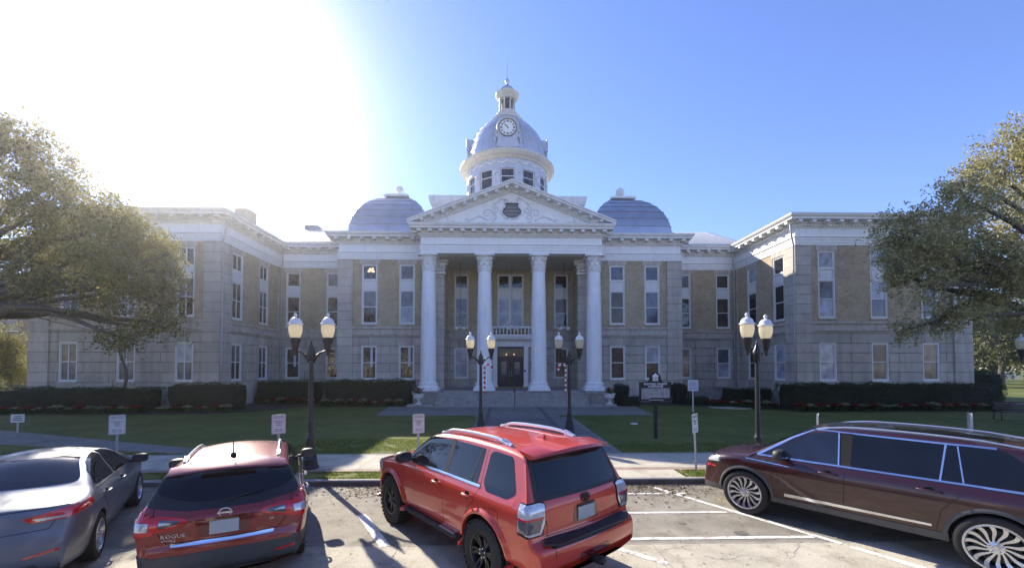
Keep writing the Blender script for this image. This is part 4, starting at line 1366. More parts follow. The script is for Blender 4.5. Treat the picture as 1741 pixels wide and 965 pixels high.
        me.polygons.foreach_set('use_smooth', [True] * len(me.polygons)); me.set_sharp_from_angle(angle=R(32))
        o = bpy.data.objects.new(name, me); COL.objects.link(o); o.parent = parent or s.root
        return o
    def side(s, name, m, pts, sides=(1, -1), off=.004, parent=None):
        r = []
        for sd_ in sides:
            r.append(s.patch(name, m, s.poly('x', pts), off, parent, lambda f: f.normal.x * sd_ > .25))
        return r
    def rear(s, name, m, pts, off=.004, parent=None, ymax=1.4, mirror=False):
        for sg in ((1, -1) if mirror else (1,)):
            p = [(x * sg, z) for x, z in pts]
            s.patch(name, m, s.poly('y', p), off, parent, lambda f: f.normal.y < -.12 and f.calc_center_median().y < ymax)
    def front(s, name, m, pts, off=.004, parent=None, ymin=2.0, mirror=False):
        for sg in ((1, -1) if mirror else (1,)):
            p = [(x * sg, z) for x, z in pts]
            s.patch(name, m, s.poly('y', p), off, parent, lambda f: f.normal.y > .15 and f.calc_center_median().y > ymin)
    def wrap(s, name, m, pts, ymax, sides=(1, -1), off=.006, parent=None, xmin=.3, front=False):
        """lamp that wraps round a corner: (|x|,z) outline seen from the end plus a limit along the side"""
        for sd_ in sides:
            p = [(x * sd_, z) for x, z in pts]
            pl = s.poly('y', p) + [(Vector((0, ymax, 0)), Vector((0, -1 if front else 1, 0)))]
            s.patch(name, m, pl, off, parent, lambda f: f.calc_center_median().x * sd_ > xmin and f.normal.z < .75)
    def seam(s, pts, sides=(1, -1), w=.007, axis='x', m='gap'):
        bmj = None
        for sd_ in sides:
            for a, b in zip(pts, pts[1:]):
                d = Vector((b[0] - a[0], b[1] - a[1])); nn = Vector((-d.y, d.x)).normalized() * w / 2
                e = d.normalized() * w * .4
                q = [(a[0] - e.x + nn.x, a[1] - e.y + nn.y), (b[0] + e.x + nn.x, b[1] + e.y + nn.y), (b[0] + e.x - nn.x, b[1] + e.y - nn.y), (a[0] - e.x - nn.x, a[1] - e.y - nn.y)]
                if axis == 'x': o = s.patch('seam', M[m], s.poly('x', q), .0012, s.body, lambda f: f.normal.x * sd_ > .25)
                elif axis == 'z': o = s.patch('seam', M[m], s.poly('z', q), .0012, s.body, lambda f: f.normal.z > .5)
                else: o = s.patch('seam', M[m], s.poly('y', q), .0012, s.body, lambda f: f.normal.y < -.12 and f.calc_center_median().y < 1.4)
                if o: s.seams.append(o)
    seams = []
    def join_seams(s):
        """all shut lines of a car become one small mesh under the body"""
        if not s.seams: return
        b = MB()
        for o in s.seams:
            b.add([tuple(v.co) for v in o.data.vertices], [tuple(p.vertices) for p in o.data.polygons])
            bpy.data.objects.remove(o)
        b.build('shut_line', M['gap'], s.body)
        s.seams.clear()
    def surf_x(s, y, z, sd_=1):
        """half width of the skin at a place on the side"""
        best = 0
        from mathutils.bvhtree import BVHTree
        if not hasattr(s, 'bvh'): s.bvh = BVHTree.FromBMesh(s.bm)
        h = s.bvh.ray_cast(Vector((sd_ * 3, y, z)), Vector((-sd_, 0, 0)))
        return abs(h[0].x) if h[0] else s.W
    def surf(s, o_, d):
        from mathutils.bvhtree import BVHTree
        if not hasattr(s, 'bvh'): s.bvh = BVHTree.FromBMesh(s.bm)
        h = s.bvh.ray_cast(Vector(o_), Vector(d))
        return (h[0], h[1]) if h[0] else (Vector(o_), Vector((0, 0, 1)))
    # fittings -----------------------------------------------------------
    def wheels(s, r, wd, rimr, style, tr):
        for y in (s.sp['ra'], s.sp['fa']):
            for sd_ in (-1, 1):
                if getattr(s, 'w0', None) is None:
                    s.w0 = make_wheel(r, wd, rimr, style); o = s.w0; o.parent = s.root
                else: o = copy_tree(s.w0, s.root)
                o.location = (sd_ * tr, y, r); o.rotation_euler = (R(17 * (y > 2) + 5), 0, 0 if sd_ > 0 else PI)
    def flares(s, m, rr, w_=.07, out=.03, a0=-8, a1=188):
        for y in (s.sp['ra'], s.sp['fa']):
            for sd_ in (-1, 1):
                b = MB(); n = 40; vs = []
                for i in range(n + 1):
                    a = R(a0) + R(a1 - a0) * i / n
                    pts = []
                    for (dr, dx) in ((0, -.05), (0, out), (w_ * .4, out + .004), (w_, .0), (w_, -.03)):
                        rr_ = rr + dr
                        yy, zz = y + rr_ * math.cos(a), s.sp['wz'] + rr_ * math.sin(a)
                        if dr < w_ * .9 and True:
                            x = s.surf_x(yy, zz) if dr else s.surf_x(y + (rr + w_ * .6) * math.cos(a), s.sp['wz'] + (rr + w_ * .6) * math.sin(a))
                        else: x = s.surf_x(yy, zz)
                        vs.append((sd_ * (x + dx), yy, zz))
                fs = []
                for i in range(n):
                    for k in range(4):
                        fs.append((i * 5 + k, i * 5 + k + 1, (i + 1) * 5 + k + 1, (i + 1) * 5 + k))
                b.add(vs, fs); b.build('wheel_arch', m, s.root, smooth=True, autos=40)
    def handle(s, y, z, ln=.2, m=None, sides=(1, -1)):
        for sd_ in sides:
            x = s.surf_x(y, z)
            b = MB()
            pts = [(sd_ * (x - .0), y - ln / 2, z), (sd_ * (x + .035), y - ln / 2 + .03, z + .004), (sd_ * (x + .042), y, z + .008), (sd_ * (x + .035), y + ln / 2 - .03, z + .004), (sd_ * x, y + ln / 2, z)]
            b.tube(pts, [.016, .018, .017, .018, .016], 8)
            o = b.build('door_handle', m or s.paint, s.root, smooth=True)
            b = MB(); b.lathe([(.055, x - .03), (.055, x + .0012)], (0, y, z), 20, axis='x')
            if sd_ < 0: b.v = [(-v[0], v[1], v[2]) for v in b.v]
            b.build('handle_recess', M['gap'], o)
    def mirror(s, y, z, m, sc=1.0, capm=None):
        for sd_ in (-1, 1):
            x = s.surf_x(y, z)
            b = MB(); cx_, cy_, cz_ = sd_ * (x + .17 * sc), y + .02, z + .05
            prof = []
            vs, fs = [], []
            n = 14
            for j, (t, k) in enumerate(((-1, .55), (-.96, .86), (-.5, 1), (.2, .95), (.7, .72), (1, .25))):
                for i in range(n):
                    a = 2 * PI * i / n
                    c_, q_ = math.cos(a), math.sin(a)
                    e = lambda v: math.copysign(abs(v) ** .65, v)
                    vs.append((cx_ + sd_ * .0 + e(c_) * .125 * sc * k, cy_ + t * .075 * sc, cz_ + e(q_) * .085 * sc * k))
            for j in range(5):
                for i in range(n): fs.append((j * n + i, j * n + (i + 1) % n, (j + 1) * n + (i + 1) % n, (j + 1) * n + i))
            fs += [tuple(range(n)), tuple(range(5 * n, 6 * n))]
            b.add(vs, fs)
            b.tube([(sd_ * (x - .02), y + .02, z - .01), (sd_ * (x + .1), y + .02, z + .0)], [.03, .028], 8)
            o = b.build('mirror', m, s.root, smooth=True, autos=50)
            g = MB(); g.add([(v[0] + (cx_ - v[0]) * -.55 * 0 , cy_ - .0765 * sc, v[2]) for v in [(cx_ + math.copysign(abs(math.cos(2 * PI * i / 16)) ** .65, math.cos(2 * PI * i / 16)) * .10 * sc, 0, cz_ + math.copysign(abs(math.sin(2 * PI * i / 16)) ** .65, math.sin(2 * PI * i / 16)) * .067 * sc) for i in range(16)]], [tuple(range(16))])
            g.build('mirror_glass', M['glass2'], o, fix=False)
    def rails(s, y0, y1, inset, m, h=.05, r=.018, ends=True):
        for sd_ in (-1, 1):
            pts = []
            for i in range(13):
                y = y0 + (y1 - y0) * i / 12
                p, n_ = s.surf((sd_ * inset(y) if callable(inset) else sd_ * inset, y, 3), (0, 0, -1))
                hh = h * min(1, 5 * min(i / 12, 1 - i / 12) + (.1))
                pts.append((p.x, y, p.z + hh))
            b = MB(); b.tube(pts, [r * (1.25 if i in (0, 12) else 1) for i in range(13)], 8)
            if ends:
                for i, dy in ((0, .12), (12, -.12)):
                    x, y, z = pts[i]
                    b.prism([(x - .022, y - dy * .25, z - .02), (x - .022, y + dy * 1.6, z - .02), (x - .02, y + dy * 1.5, z + h + r), (x - .02, y + dy * .6, z + h * .9)], (.044, 0, 0))
            b.build('roof_rail', m, s.root, smooth=True, autos=40)
    def plate(s, z, w_=.30, h=.155, y=-1, txt=None):
        p, n_ = s.surf((0, -1, z), (0, 1, 0))
        b = MB(); b.box(-w_ / 2, w_ / 2, p.y - .02, p.y - .002, z - h / 2, z + h / 2)
        b.build('number_plate', M['plate'], s.root, bevel=.004)
    def add(s, name, mb, m, parent=None, **k): return mb.build(name, m, parent or s.root, **k)

def make_wheel(r, wd, rimr, style):
    """wheel about the x axis, outer face towards +x"""
    b = MB(); h = wd / 2
    prof = [(rimr - .01, -h * .85), (rimr + .02, -h * .95), (r - .05, -h), (r - .012, -h * .88), (r, -h * .7), (r, h * .7), (r - .012, h * .88), (r - .05, h), (rimr + .02, h * .95), (rimr - .01, h * .85)]
    b.lathe(prof, (0, 0, 0), 56, axis='x', cap=False)
    if style == 'offroad':
        for i in range(38):
            a = 2 * PI * i / 38
            for q, (xa, xb) in enumerate(((-h * .95, -h * .35), (-h * .2, h * .25), (h * .4, h * .97))):
                aa = a + q * .08
                ca, sa = math.cos(aa), math.sin(aa)
                w_ = .022
                vs = []
                for rr in (r - .01, r + .014):
                    for dx, dt in ((xa, -w_), (xb, -w_), (xb, w_), (xa, w_)):
                        vs.append((dx, ca * rr - sa * dt, sa * rr + ca * dt))
                b.add(vs, [(0, 1, 2, 3), (4, 5, 6, 7), (0, 1, 5, 4), (1, 2, 6, 5), (2, 3, 7, 6), (3, 0, 4, 7)])
    w_ = MB()
    o = b.build('wheel', M['tyre'], smooth=True, autos=35)
    o.name = 'wheel'
    rm = MB()
    rm.lathe([(rimr, -h * .8), (rimr, h * .8), (rimr + .012, h * .93), (rimr - .012, h * .95), (rimr - .03, h * .7), (rimr - .035, -h * .5)], (0, 0, 0), 48, axis='x', cap=False)
    sil = M['blackalloy'] if style == 'offroad' else M['alloy']
    xf = h * .78
    rm.lathe([(.001, xf + .01), (.03, xf + .01), (.035, xf), (.08, xf - .012), (.085, xf - .05)], (0, 0, 0), 24, axis='x')
    def spoke(a, w0, w1, bend=0, x0=xf - .01, x1=h * .86, th=.03, r0=.06, r1=None):
        r1 = r1 or rimr - .02
        vs = []; K = 7
        for i in range(K):
            t = i / (K - 1); rr = r0 + (r1 - r0) * t
            aa = a + bend * math.sin(t * PI * .75)
            ww = w0 + (w1 - w0) * t; xx = x0 + (x1 - x0) * t - .012 * math.sin(t * PI)
            ca, sa = math.cos(aa), math.sin(aa)
            for q, dx in ((-ww, -th), (-ww * .8, 0), (ww * .8, 0), (ww, -th)):
                vs.append((xx + dx, ca * rr - sa * q, sa * rr + ca * q))
        fs = []
        for i in range(K - 1):
            for q in range(3): fs.append((i * 4 + q, i * 4 + q + 1, (i + 1) * 4 + q + 1, (i + 1) * 4 + q))
        rm.add(vs, fs)
    if style == 'turbine':
        for i in range(14): spoke(2 * PI * i / 14, .011, .030, -.26, r0=.07)
    elif style == 'offroad':
        for i in range(6):
            a = 2 * PI * i / 6
            spoke(a - .10, .02, .022, -.06); spoke(a + .10, .02, .022, .06)
    elif style == 'five':
        for i in range(5):
            a = 2 * PI * i / 5
            spoke(a - .09, .016, .02, -.10); spoke(a + .09, .016, .02, .10)
    else:
        for i in range(10): spoke(2 * PI * i / 10, .018, .02, 0)
    rm.build('rim', sil, o, smooth=True, autos=35)
    d = MB(); d.lathe([(.001, -.02), (rimr - .02, -.02), (rimr - .02, -.05)], (0, 0, 0), 32, axis='x')
    d.build('rim_backing', M['gap'], o)
    d = MB(); d.lathe([(.05, -.01), (rimr * .72, -.01), (rimr * .72, .006), (.05, .006)], (0, 0, 0), 32, axis='x'); d.build('brake_disc', M['clad'], o)
    d = MB()
    for i in range(5 if style != 'offroad' else 6):
        a = 2 * PI * i / (5 if style != 'offroad' else 6) + .3
        d.lathe([(.012, xf - .03), (.012, xf + .006), (.001, xf + .012)], (0, .058 * math.cos(a), .058 * math.sin(a)), 8, axis='x')
    d.build('wheel_nut', M['chrome'], o)
    return o

def rpoly(pts, r=.04, k=4):
    """round the corners of a convex polygon"""
    out = []
    n = len(pts)
    for i in range(n):
        p, a, b = Vector(pts[i]), Vector(pts[i - 1]), Vector(pts[(i + 1) % n])
        da, db = (a - p), (b - p)
        ra = min(r, da.length * .45); rb = min(r, db.length * .45)
        p0, p1 = p + da.normalized() * ra, p + db.normalized() * rb
        for j in range(k + 1):
            t = j / k
            q = p0 * (1 - t) ** 2 + p * 2 * t * (1 - t) + p1 * t ** 2
            out.append((q.x, q.y))
    return out

def place_by_wheels(rear_hub, heading, sp, track, side, scale=1.0):
    """root position (rear centre of the car on the ground) from the ground point of one rear wheel"""
    h = Vector((-math.sin(heading), math.cos(heading))); r = Vector((math.cos(heading), math.sin(heading)))
    p = Vector(rear_hub) - r * side * track * scale - h * sp['ra'] * scale
    return (p.x, p.y, 0)

# ---- red off-road SUV in the middle
sp = dict(L=4.80, W=.96, zb=.42, wz=.43, ra=1.08, fa=3.87, arch=.475,
    top=[(.06, .46), (.0, .55), (.0, .76), (.12, .80), (.15, .84), (.165, .95), (.17, 1.16), (.21, 1.22), (.42, 1.66), (.46, 1.735), (.9, 1.785), (1.8, 1.81), (2.4, 1.785), (2.75, 1.73), (2.85, 1.68), (3.42, 1.25), (3.52, 1.215), (4.1, 1.185), (4.5, 1.11), (4.68, 1.0), (4.78, .8), (4.8, .6), (4.74, .46)],
    hw=[(.42, .87), (.5, .905), (.7, .935), (.95, .95), (1.08, .95), (1.17, .93), (1.22, .885), (1.7, .715), (1.85, .66)],
    crown=[(0, .02), (.4, .03), (2.5, .045), (3.4, .04), (4.2, .05), (4.8, .02)], rc=[(0, .05), (.4, .07), (2.7, .08), (3.3, .05), (4, .07), (4.8, .06)],
    er=.28, kr=.05, ef=.6, kf=.12, bowr=.08, bowf=.22, step=.05)
hd = R(38.7)
c = Car('red_suv', 'bright red off-road SUV with silver roof rails and black wheels, parked in the middle', 'SUV', place_by_wheels((-.21, 5.37), hd, sp, .87, -1), hd, sp, M['red'])
SUV = c
c.wheels(.41, .27, .235, 'offroad', .83)
c.flares(M['red'], .475, .075, .035)
zb_ = 1.235
c.side('window', M['glass'], rpoly([(2.12, zb_), (3.34, zb_), (2.86, 1.62), (2.70, 1.675), (2.12, 1.69)], .03))
c.side('window', M['glass'], rpoly([(1.28, zb_), (2.02, zb_), (2.02, 1.69), (1.28, 1.68)], .03))
c.side('window', M['glass'], rpoly([(.50, 1.27), (.62, 1.19), (1.06, 1.19), (1.15, 1.28), (1.15, 1.65), (1.06, 1.675), (.70, 1.66)], .05))
c.side('pillar_trim', M['trim'], [(2.02, zb_), (2.12, zb_), (2.12, 1.70), (2.02, 1.70)], off=.006)
c.side('window_divider', M['trim'], [(1.40, zb_), (1.425, zb_), (1.36, 1.68), (1.335, 1.68)], off=.007)
c.side('belt_strip', M['chrome'], [(1.2, zb_ - .03), (3.36, zb_ - .03), (3.36, zb_), (1.2, zb_)], off=.01)
c.seam([(2.07, 1.2), (2.07, .55), (2.1, .5)]); c.seam([(1.22, 1.68), (1.2, 1.2), (1.28, 1.02), (1.42, .9), (1.6, .62), (1.62, .5)]); c.seam([(3.36, 1.2), (3.34, .9), (3.32, .52)]); c.seam([(1.62, .5), (3.32, .5)])
c.seam([(.75, 1.02), (.75, .86), (.93, .86), (.93, 1.02), (.75, 1.02)], sides=(-1,), w=.006)
c.seam([(-.66, .62), (-.66, 1.0)], axis='y'); c.seam([(-.70, .84), (.70, .84)], axis='y'); c.seam([(-.72, .84), (-.74, 1.2)], axis='y'); c.seam([(.72, .84), (.74, 1.2)], axis='y')
c.seam([(-.60, .56), (.60, .56)], axis='z', w=.01); c.seam([(-.5, .6), (-.5, 2.4)], axis='z', w=.01); c.seam([(.5, .6), (.5, 2.4)], axis='z', w=.01)
c.rear('rear_window', M['glass'], rpoly([(-.73, 1.255), (.73, 1.255), (.66, 1.66), (-.66, 1.66)], .06), ymax=.6)
c.rear('rear_window_surround', M['trim'], rpoly([(-.80, 1.215), (.80, 1.215), (.72, 1.7), (-.72, 1.7)], .05), off=.002, ymax=.6)
c.front('windscreen', M['glass2'], rpoly([(-.76, 1.27), (.76, 1.27), (.66, 1.70), (-.66, 1.70)], .05), ymin=2.5)
c.rear('bumper_step', M['trim'], rpoly([(-.70, .73), (.70, .73), (.72, .79), (-.72, .79)], .03), off=.008, ymax=.2)
b = MB()
b.prism([(-.66, -.01, .775), (-.80, .10, .78), (-.72, .155, .80), (.72, .155, .80), (.80, .10, .78), (.66, -.01, .775)], (0, 0, .022)); c.add('bumper_pad', b, M['trim'])
c.rear('tow_cover', M['lensdark'], rpoly([(-.28, .50), (.28, .50), (.26, .60), (-.26, .60)], .03), off=.005, ymax=.2)
b = MB(); b.box(-.06, .06, -.1, .2, .42, .48); b.lathe([(.03, -.12), (.05, -.1), (.05, -.06)], (0, 0, .45), 12, axis='y'); c.add('tow_hitch', b, M['black'])
lamp = [(.68, 1.19), (.74, 1.21), (.97, 1.20), (.99, .98), (.93, .87), (.76, .87), (.70, .98)]
c.wrap('taillight', M['clear'], lamp, .36, off=.016, xmin=.55)
c.wrap('taillight_lens', M['smoke'], [(.72, 1.05), (.98, 1.05), (.98, .90), (.78, .90)], .34, off=.022, xmin=.55)
c.wrap('brake_lens', M['lens'], [(.71, 1.065), (.98, 1.065), (.98, 1.045), (.71, 1.045)], .35, off=.025, xmin=.55)
c.wrap('taillight_bezel', M['gap'], [(.665, 1.205), (.74, 1.225), (.99, 1.215), (1.0, .97), (.94, .855), (.75, .855), (.685, .975)], .375, off=.010, xmin=.55)
c.wrap('headlight', M['clear'], [(.55, 1.03), (.97, 1.08), (.97, .90), (.60, .90)], 4.25, off=.012, xmin=.5, front=True)
c.front('grille', M['trim'], rpoly([(-.5, .72), (.5, .72), (.52, 1.02), (-.52, 1.02)], .06), off=.01, ymin=4)
# spoiler
b = MB()
vs = [(-.70, .62, 1.70), (.70, .62, 1.70), (.72, .34, 1.69), (-.72, .34, 1.69), (-.69, .66, 1.775), (.69, .66, 1.775), (.66, .24, 1.735), (-.66, .24, 1.735), (0, .66, 1.81), (0, .19, 1.765), (0, .30, 1.70)]
n_ = 12
vs = []; fs = []
for i in range(n_ + 1):
    t = -1 + 2 * i / n_; x = .71 * t; k = abs(t) ** 2.5
    bump_ = .02 if abs(t) < .62 else 0
    vs += [(x, .66, 1.815 - .055 * t * t), (x, .26 + .10 * k - bump_, 1.785 - .07 * t * t), (x, .22 + .11 * k - bump_, 1.75 - .06 * t * t), (x, .34 + .08 * k, 1.70 - .03 * t * t), (x, .5, 1.68)]
for i in range(n_):
    for q in range(4): fs.append((i * 5 + q, i * 5 + q + 1, (i + 1) * 5 + q + 1, (i + 1) * 5 + q))
fs += [(0, 1, 2, 3, 4), tuple(n_ * 5 + q for q in (4, 3, 2, 1, 0))]
b.add(vs, fs); c.add('rear_spoiler', b, M['red'], smooth=True, autos=35)
c.rails(.88, 2.62, .60, M['satin'], h=.055, r=.027)
b = MB(); p, _ = c.surf((0, .98, 3), (0, 0, -1))
b.add([(-.03, .90, p.z - .01), (.03, .90, p.z - .01), (.035, 1.10, p.z - .01), (-.035, 1.10, p.z - .01), (0, .90, p.z + .07), (0, .95, p.z + .065), (0, 1.10, p.z + .005)], [(0, 1, 4), (1, 2, 6, 5), (1, 5, 4), (2, 3, 6), (3, 0, 4, 5), (3, 5, 6)])
c.add('antenna_fin', b, M['red'], smooth=False)
c.mirror(3.12, 1.26, M['trim'], 1.1)
for y, z in ((2.24, 1.07), (1.42, 1.07)): c.handle(y, z, .2, M['red'])
c.plate(.98, .31, .16)
c.rear('plate_recess', M['lensdark'], rpoly([(-.24, .88), (.24, .88), (.20, 1.09), (-.20, 1.09)], .04), off=.003, ymax=.3)
b = MB(); p, _ = c.surf((0, -1, 1.155), (0, 1, 0))
for a_, bb in ((.075, .052), (.045, .022), (.022, .05)):
    pts = [(a_ * math.cos(2 * PI * i / 24), p.y - .012, 1.155 + bb * math.sin(2 * PI * i / 24) + (.012 if a_ == .045 else 0)) for i in range(25)]
    b.tube(pts, .008, 6)
c.add('emblem', b, M['black'], smooth=True)
text_part('window_sticker', 'WORTHE', .045, M['white'], c.root, (.55, .345, 1.305), (R(66), 0, R(4)), .001)
b = MB(); b.box(-.16, .16, p.y - .028, p.y + .02, 1.075, 1.09); c.add('hatch_handle', b, M['trim'])
for sd_ in (-1, 1):      # running boards
    b = MB(); x = .93
    b.prism([(sd_ * (x - .14), 1.62, .45), (sd_ * (x + .03), 1.66, .45), (sd_ * (x + .045), 1.72, .40), (sd_ * (x - .14), 1.62, .38)], (0, 1.60, 0))
    o = c.add('running_board', b, M['trim'], bevel=.012)
    b = MB(); b.box(min(sd_ * (x - .04), sd_ * (x + .02)), max(sd_ * (x - .04), sd_ * (x + .02)), 1.75, 2.15, .451, .458); b.build('step_plate', M['satin'], o)
    b = MB(); b.box(min(sd_ * .72, sd_ * .93), max(sd_ * .72, sd_ * .93), .585, .60, .28, .5); c.add('mud_flap', b, M['trim'])
text_part('side_badge', 'SR', .05, M['badge'], c.root, (-c.surf_x(1.2, 1.24) + .0 - .006, 1.225, 1.245), (R(90), R(0), R(-90)), .002)
c.join_seams()

# ---- red crossover seen from behind
sp = dict(L=4.38, W=.92, zb=.30, wz=.335, ra=.98, fa=3.63, arch=.385,
    top=[(.08, .33), (.02, .38), (.0, .50), (.0, .66), (.045, .72), (.06, .90), (.08, .99), (.14, 1.045), (.24, 1.12), (.46, 1.40), (.40, 1.47), (.5, 1.505), (.9, 1.55), (1.7, 1.575), (2.2, 1.545), (2.5, 1.49), (2.6, 1.45), (3.25, 1.06), (3.4, 1.02), (3.9, .94), (4.15, .84), (4.33, .66), (4.38, .5), (4.33, .33)],
    hw=[(.3, .82), (.42, .875), (.6, .90), (.8, .92), (.93, .915), (1.0, .885), (1.05, .845), (1.45, .66), (1.6, .58)],
    crown=[(0, .03), (.4, .04), (2.5, .05), (3.3, .05), (4.38, .02)], rc=[(0, .08), (.4, .10), (2.5, .11), (3.3, .07), (4.3, .08)],
    er=.45, kr=.09, ef=.8, kf=.16, bowr=.14, bowf=.3, step=.045)
sp['top'][9:11] = [(.45, 1.40), (.455, 1.46)]
hd = R(27)
cs = 1.0
C0 = Vector((-3.38, 5.12))
c = Car('red_crossover', 'cherry red crossover seen from behind with silver roof rails and a chrome tailgate strip', 'crossover', (C0.x, C0.y, 0), hd, sp, M['darkred'], cs)
c.wheels(.335, .215, .22, 'five', .80)
c.flares(M['clad'], .385, .06, .018)
zb_ = 1.065
c.side('window', M['glass'], rpoly([(1.95, zb_), (3.08, zb_ - .01), (2.62, 1.33), (2.4, 1.44), (1.95, 1.47)], .04))
c.side('window', M['glass'], rpoly([(1.05, zb_ + .02), (1.88, zb_), (1.88, 1.47), (1.2, 1.44)], .04))
c.side('window', M['glass'], rpoly([(.72, 1.22), (.98, zb_ + .04), (1.12, 1.42), (.95, 1.42)], .03))
c.side('belt_strip', M['chrome'], [(.8, zb_ - .02), (3.1, zb_ - .02), (3.1, zb_), (.8, zb_)], off=.008)
c.side('sill_cladding', M['clad'], [(1.3, .30), (3.3, .30), (3.3, .42), (1.3, .42)], off=.01)
c.seam([(1.9, 1.05), (1.92, .45)]); c.seam([(1.02, 1.05), (1.1, .8), (1.38, .5)]); c.seam([(3.02, 1.0), (3.05, .45)])
c.seam([(-.62, .78), (-.70, .95), (-.73, 1.12)], axis='y'); c.seam([(.62, .78), (.70, .95), (.73, 1.12)], axis='y'); c.seam([(-.62, .78), (-.56, .72), (.56, .72), (.62, .78)], axis='y')
c.rear('rear_window', M['glass'], rpoly([(-.66, 1.20), (-.35, 1.125), (.35, 1.125), (.66, 1.20), (.74, 1.26), (.64, 1.43), (-.64, 1.43), (-.74, 1.26)], .05), ymax=.6, off=.006)
c.rear('hatch_trim', M['trim'], rpoly([(-.80, 1.10), (-.4, 1.045), (.4, 1.045), (.80, 1.10), (.80, 1.20), (.66, 1.45), (-.66, 1.45), (-.80, 1.20)], .04), ymax=.62, off=.002)
c.front('windscreen', M['glass2'], rpoly([(-.72, 1.08), (.72, 1.08), (.6, 1.44), (-.6, 1.44)], .05), ymin=2.3)
c.rear('lower_bumper', M['clad'], [(-.95, .29), (.95, .29), (.95, .62), (.55, .61), (-.55, .61), (-.95, .62)], off=.008, ymax=.7)
c.side('lower_bumper', M['clad'], [(.0, .29), (.60, .29), (.60, .54), (.0, .61)], off=.008)
c.rear('bumper_strip', M['chrome'], rpoly([(-.52, .675), (.52, .675), (.52, .715), (-.52, .715)], .01), off=.014, ymax=.3)
# boomerang tail lights on the corners running onto the tailgate
c.wrap('taillight', M['lens'], [(.62, 1.00), (.95, 1.10), (.95, .80), (.70, .83)], .62, off=.014, xmin=.45)
c.wrap('taillight_lens', M['clear'], [(.74, .955), (.90, .965), (.90, .875), (.75, .87)], .42, off=.020, xmin=.45)
c.rear('hatch_light', M['lens'], rpoly([(.36, .955), (.42, .985), (.66, 1.02), (.68, .845), (.44, .91)], .01), off=.012, ymax=.4, mirror=True)
c.rear('hatch_light_lens', M['smoke'], rpoly([(.43, .956), (.64, .985), (.65, .885), (.46, .928)], .01), off=.018, ymax=.4, mirror=True)
c.rear('hatch_light_reflector', M['clear'], rpoly([(.52, .945), (.64, .957), (.64, .925), (.53, .937)], .006), off=.022, ymax=.4, mirror=True)
c.rear('bumper_reflector', M['lens'], rpoly([(.55, .44), (.76, .46), (.76, .485), (.55, .465)], .004), off=.014, ymax=.4, mirror=True)
c.rear('plate_recess', M['lensdark'], rpoly([(-.24, .745), (.24, .745), (.32, .955), (-.32, .955)], .04), off=.002, ymax=.3)
c.plate(.845, .30, .155)
b = MB(); p, _ = c.surf((0, -1, 1.0), (0, 1, 0))
pts = [(.062 * math.cos(2 * PI * i / 24), p.y - .012, 1.0 + .05 * math.sin(2 * PI * i / 24)) for i in range(25)]
b.tube(pts, .008, 6); b.box(-.078, .078, p.y - .022, p.y - .006, .989, 1.011)
c.add('emblem', b, M['badge'], smooth=True, autos=40)
p, _ = c.surf((-.47, -1, .80), (0, 1, 0)); text_part('badge', 'ROGUE', .058, M['badge'], c.root, (-.50, p.y - .006, .80), (R(88), 0, R(-8)), .003, space=.8, sx=1.25)
text_part('badge', 'SPORT', .032, M['badge'], c.root, (-.54, p.y - .006, .755), (R(88), 0, R(-8)), .003, sx=1.5)
p, _ = c.surf((.50, -1, .86), (0, 1, 0)); text_part('badge', 'SV', .04, M['badge'], c.root, (.50, p.y - .006, .845), (R(88), 0, R(8)), .003, sx=1.2)
c.rails(.85, 2.35, lambda y: .545, M['satin'], h=.04, r=.016)
b = MB(); p, _ = c.surf((0, .85, 3), (0, 0, -1)); b.sphere((0, .85, p.z + .016), .04, 6); b.tube([(0, .85, p.z), (0, .80, p.z + .24)], [.009, .006], 6); c.add('antenna', b, M['black'], smooth=True)
b = MB()
vs, fs = [], []
for i in range(13):
    t = -1 + i / 6; x = .64 * t; k = abs(t) ** 2.5
    vs += [(x, .62, 1.545 - .05 * t * t), (x, .36 + .10 * k, 1.50 - .05 * t * t), (x, .33 + .10 * k, 1.475 - .05 * t * t), (x, .48, 1.44 - .03 * t * t)]
for i in range(12):
    for q in range(3): fs.append((i * 4 + q, i * 4 + q + 1, (i + 1) * 4 + q + 1, (i + 1) * 4 + q))
b.add(vs, fs); c.add('rear_spoiler', b, M['darkred'], smooth=True, autos=40)
b = MB(); p, n_ = c.surf((0, -1, 1.12), (0, 1, 0)); b.tube([(0, p.y - .02, 1.11), (.15, p.y - .015, 1.15), (.38, p.y + .04, 1.19)], [.012, .008, .005], 6); c.add('rear_wiper', b, M['trim'], smooth=True)
c.mirror(2.95, 1.07, M['trim'], 1.0)
for y in (2.05, 1.2): c.handle(y, .93, .19, M['chrome'])
c.join_seams()

# ---- silver saloon at the left edge
sp = dict(L=4.55, W=.90, zb=.22, wz=.32, ra=1.0, fa=3.72, arch=.37,
    top=[(.08, .24), (.01, .34), (.0, .50), (.03, .66), (.08, .80), (.115, .97), (.15, 1.02), (.28, 1.035), (.55, 1.055), (.78, 1.085), (1.0, 1.19), (1.42, 1.365), (1.7, 1.42), (2.1, 1.445), (2.45, 1.42), (2.75, 1.36), (3.5, .99), (3.65, .95), (4.1, .86), (4.4, .70), (4.52, .54), (4.53, .36), (4.45, .24)],
    hw=[(.22, .80), (.34, .85), (.55, .88), (.75, .90), (.88, .89), (.96, .855), (1.0, .82), (1.35, .61), (1.45, .54)],
    crown=[(0, .03), (1, .05), (2.5, .06), (3.5, .06), (4.5, .02)], rc=[(0, .09), (1, .10), (2.5, .12), (3.3, .08), (4.5, .08)],
    er=.55, kr=.14, ef=.9, kf=.2, bowr=.2, bowf=.35, step=.045)
hd = R(32)
cs = 1.03
c = Car('silver_saloon', 'silver grey saloon car at the left edge seen from its right rear corner', 'car', place_by_wheels((-5.98, 6.2), hd, sp, .80, 1, cs), hd, sp, M['silver'], cs)
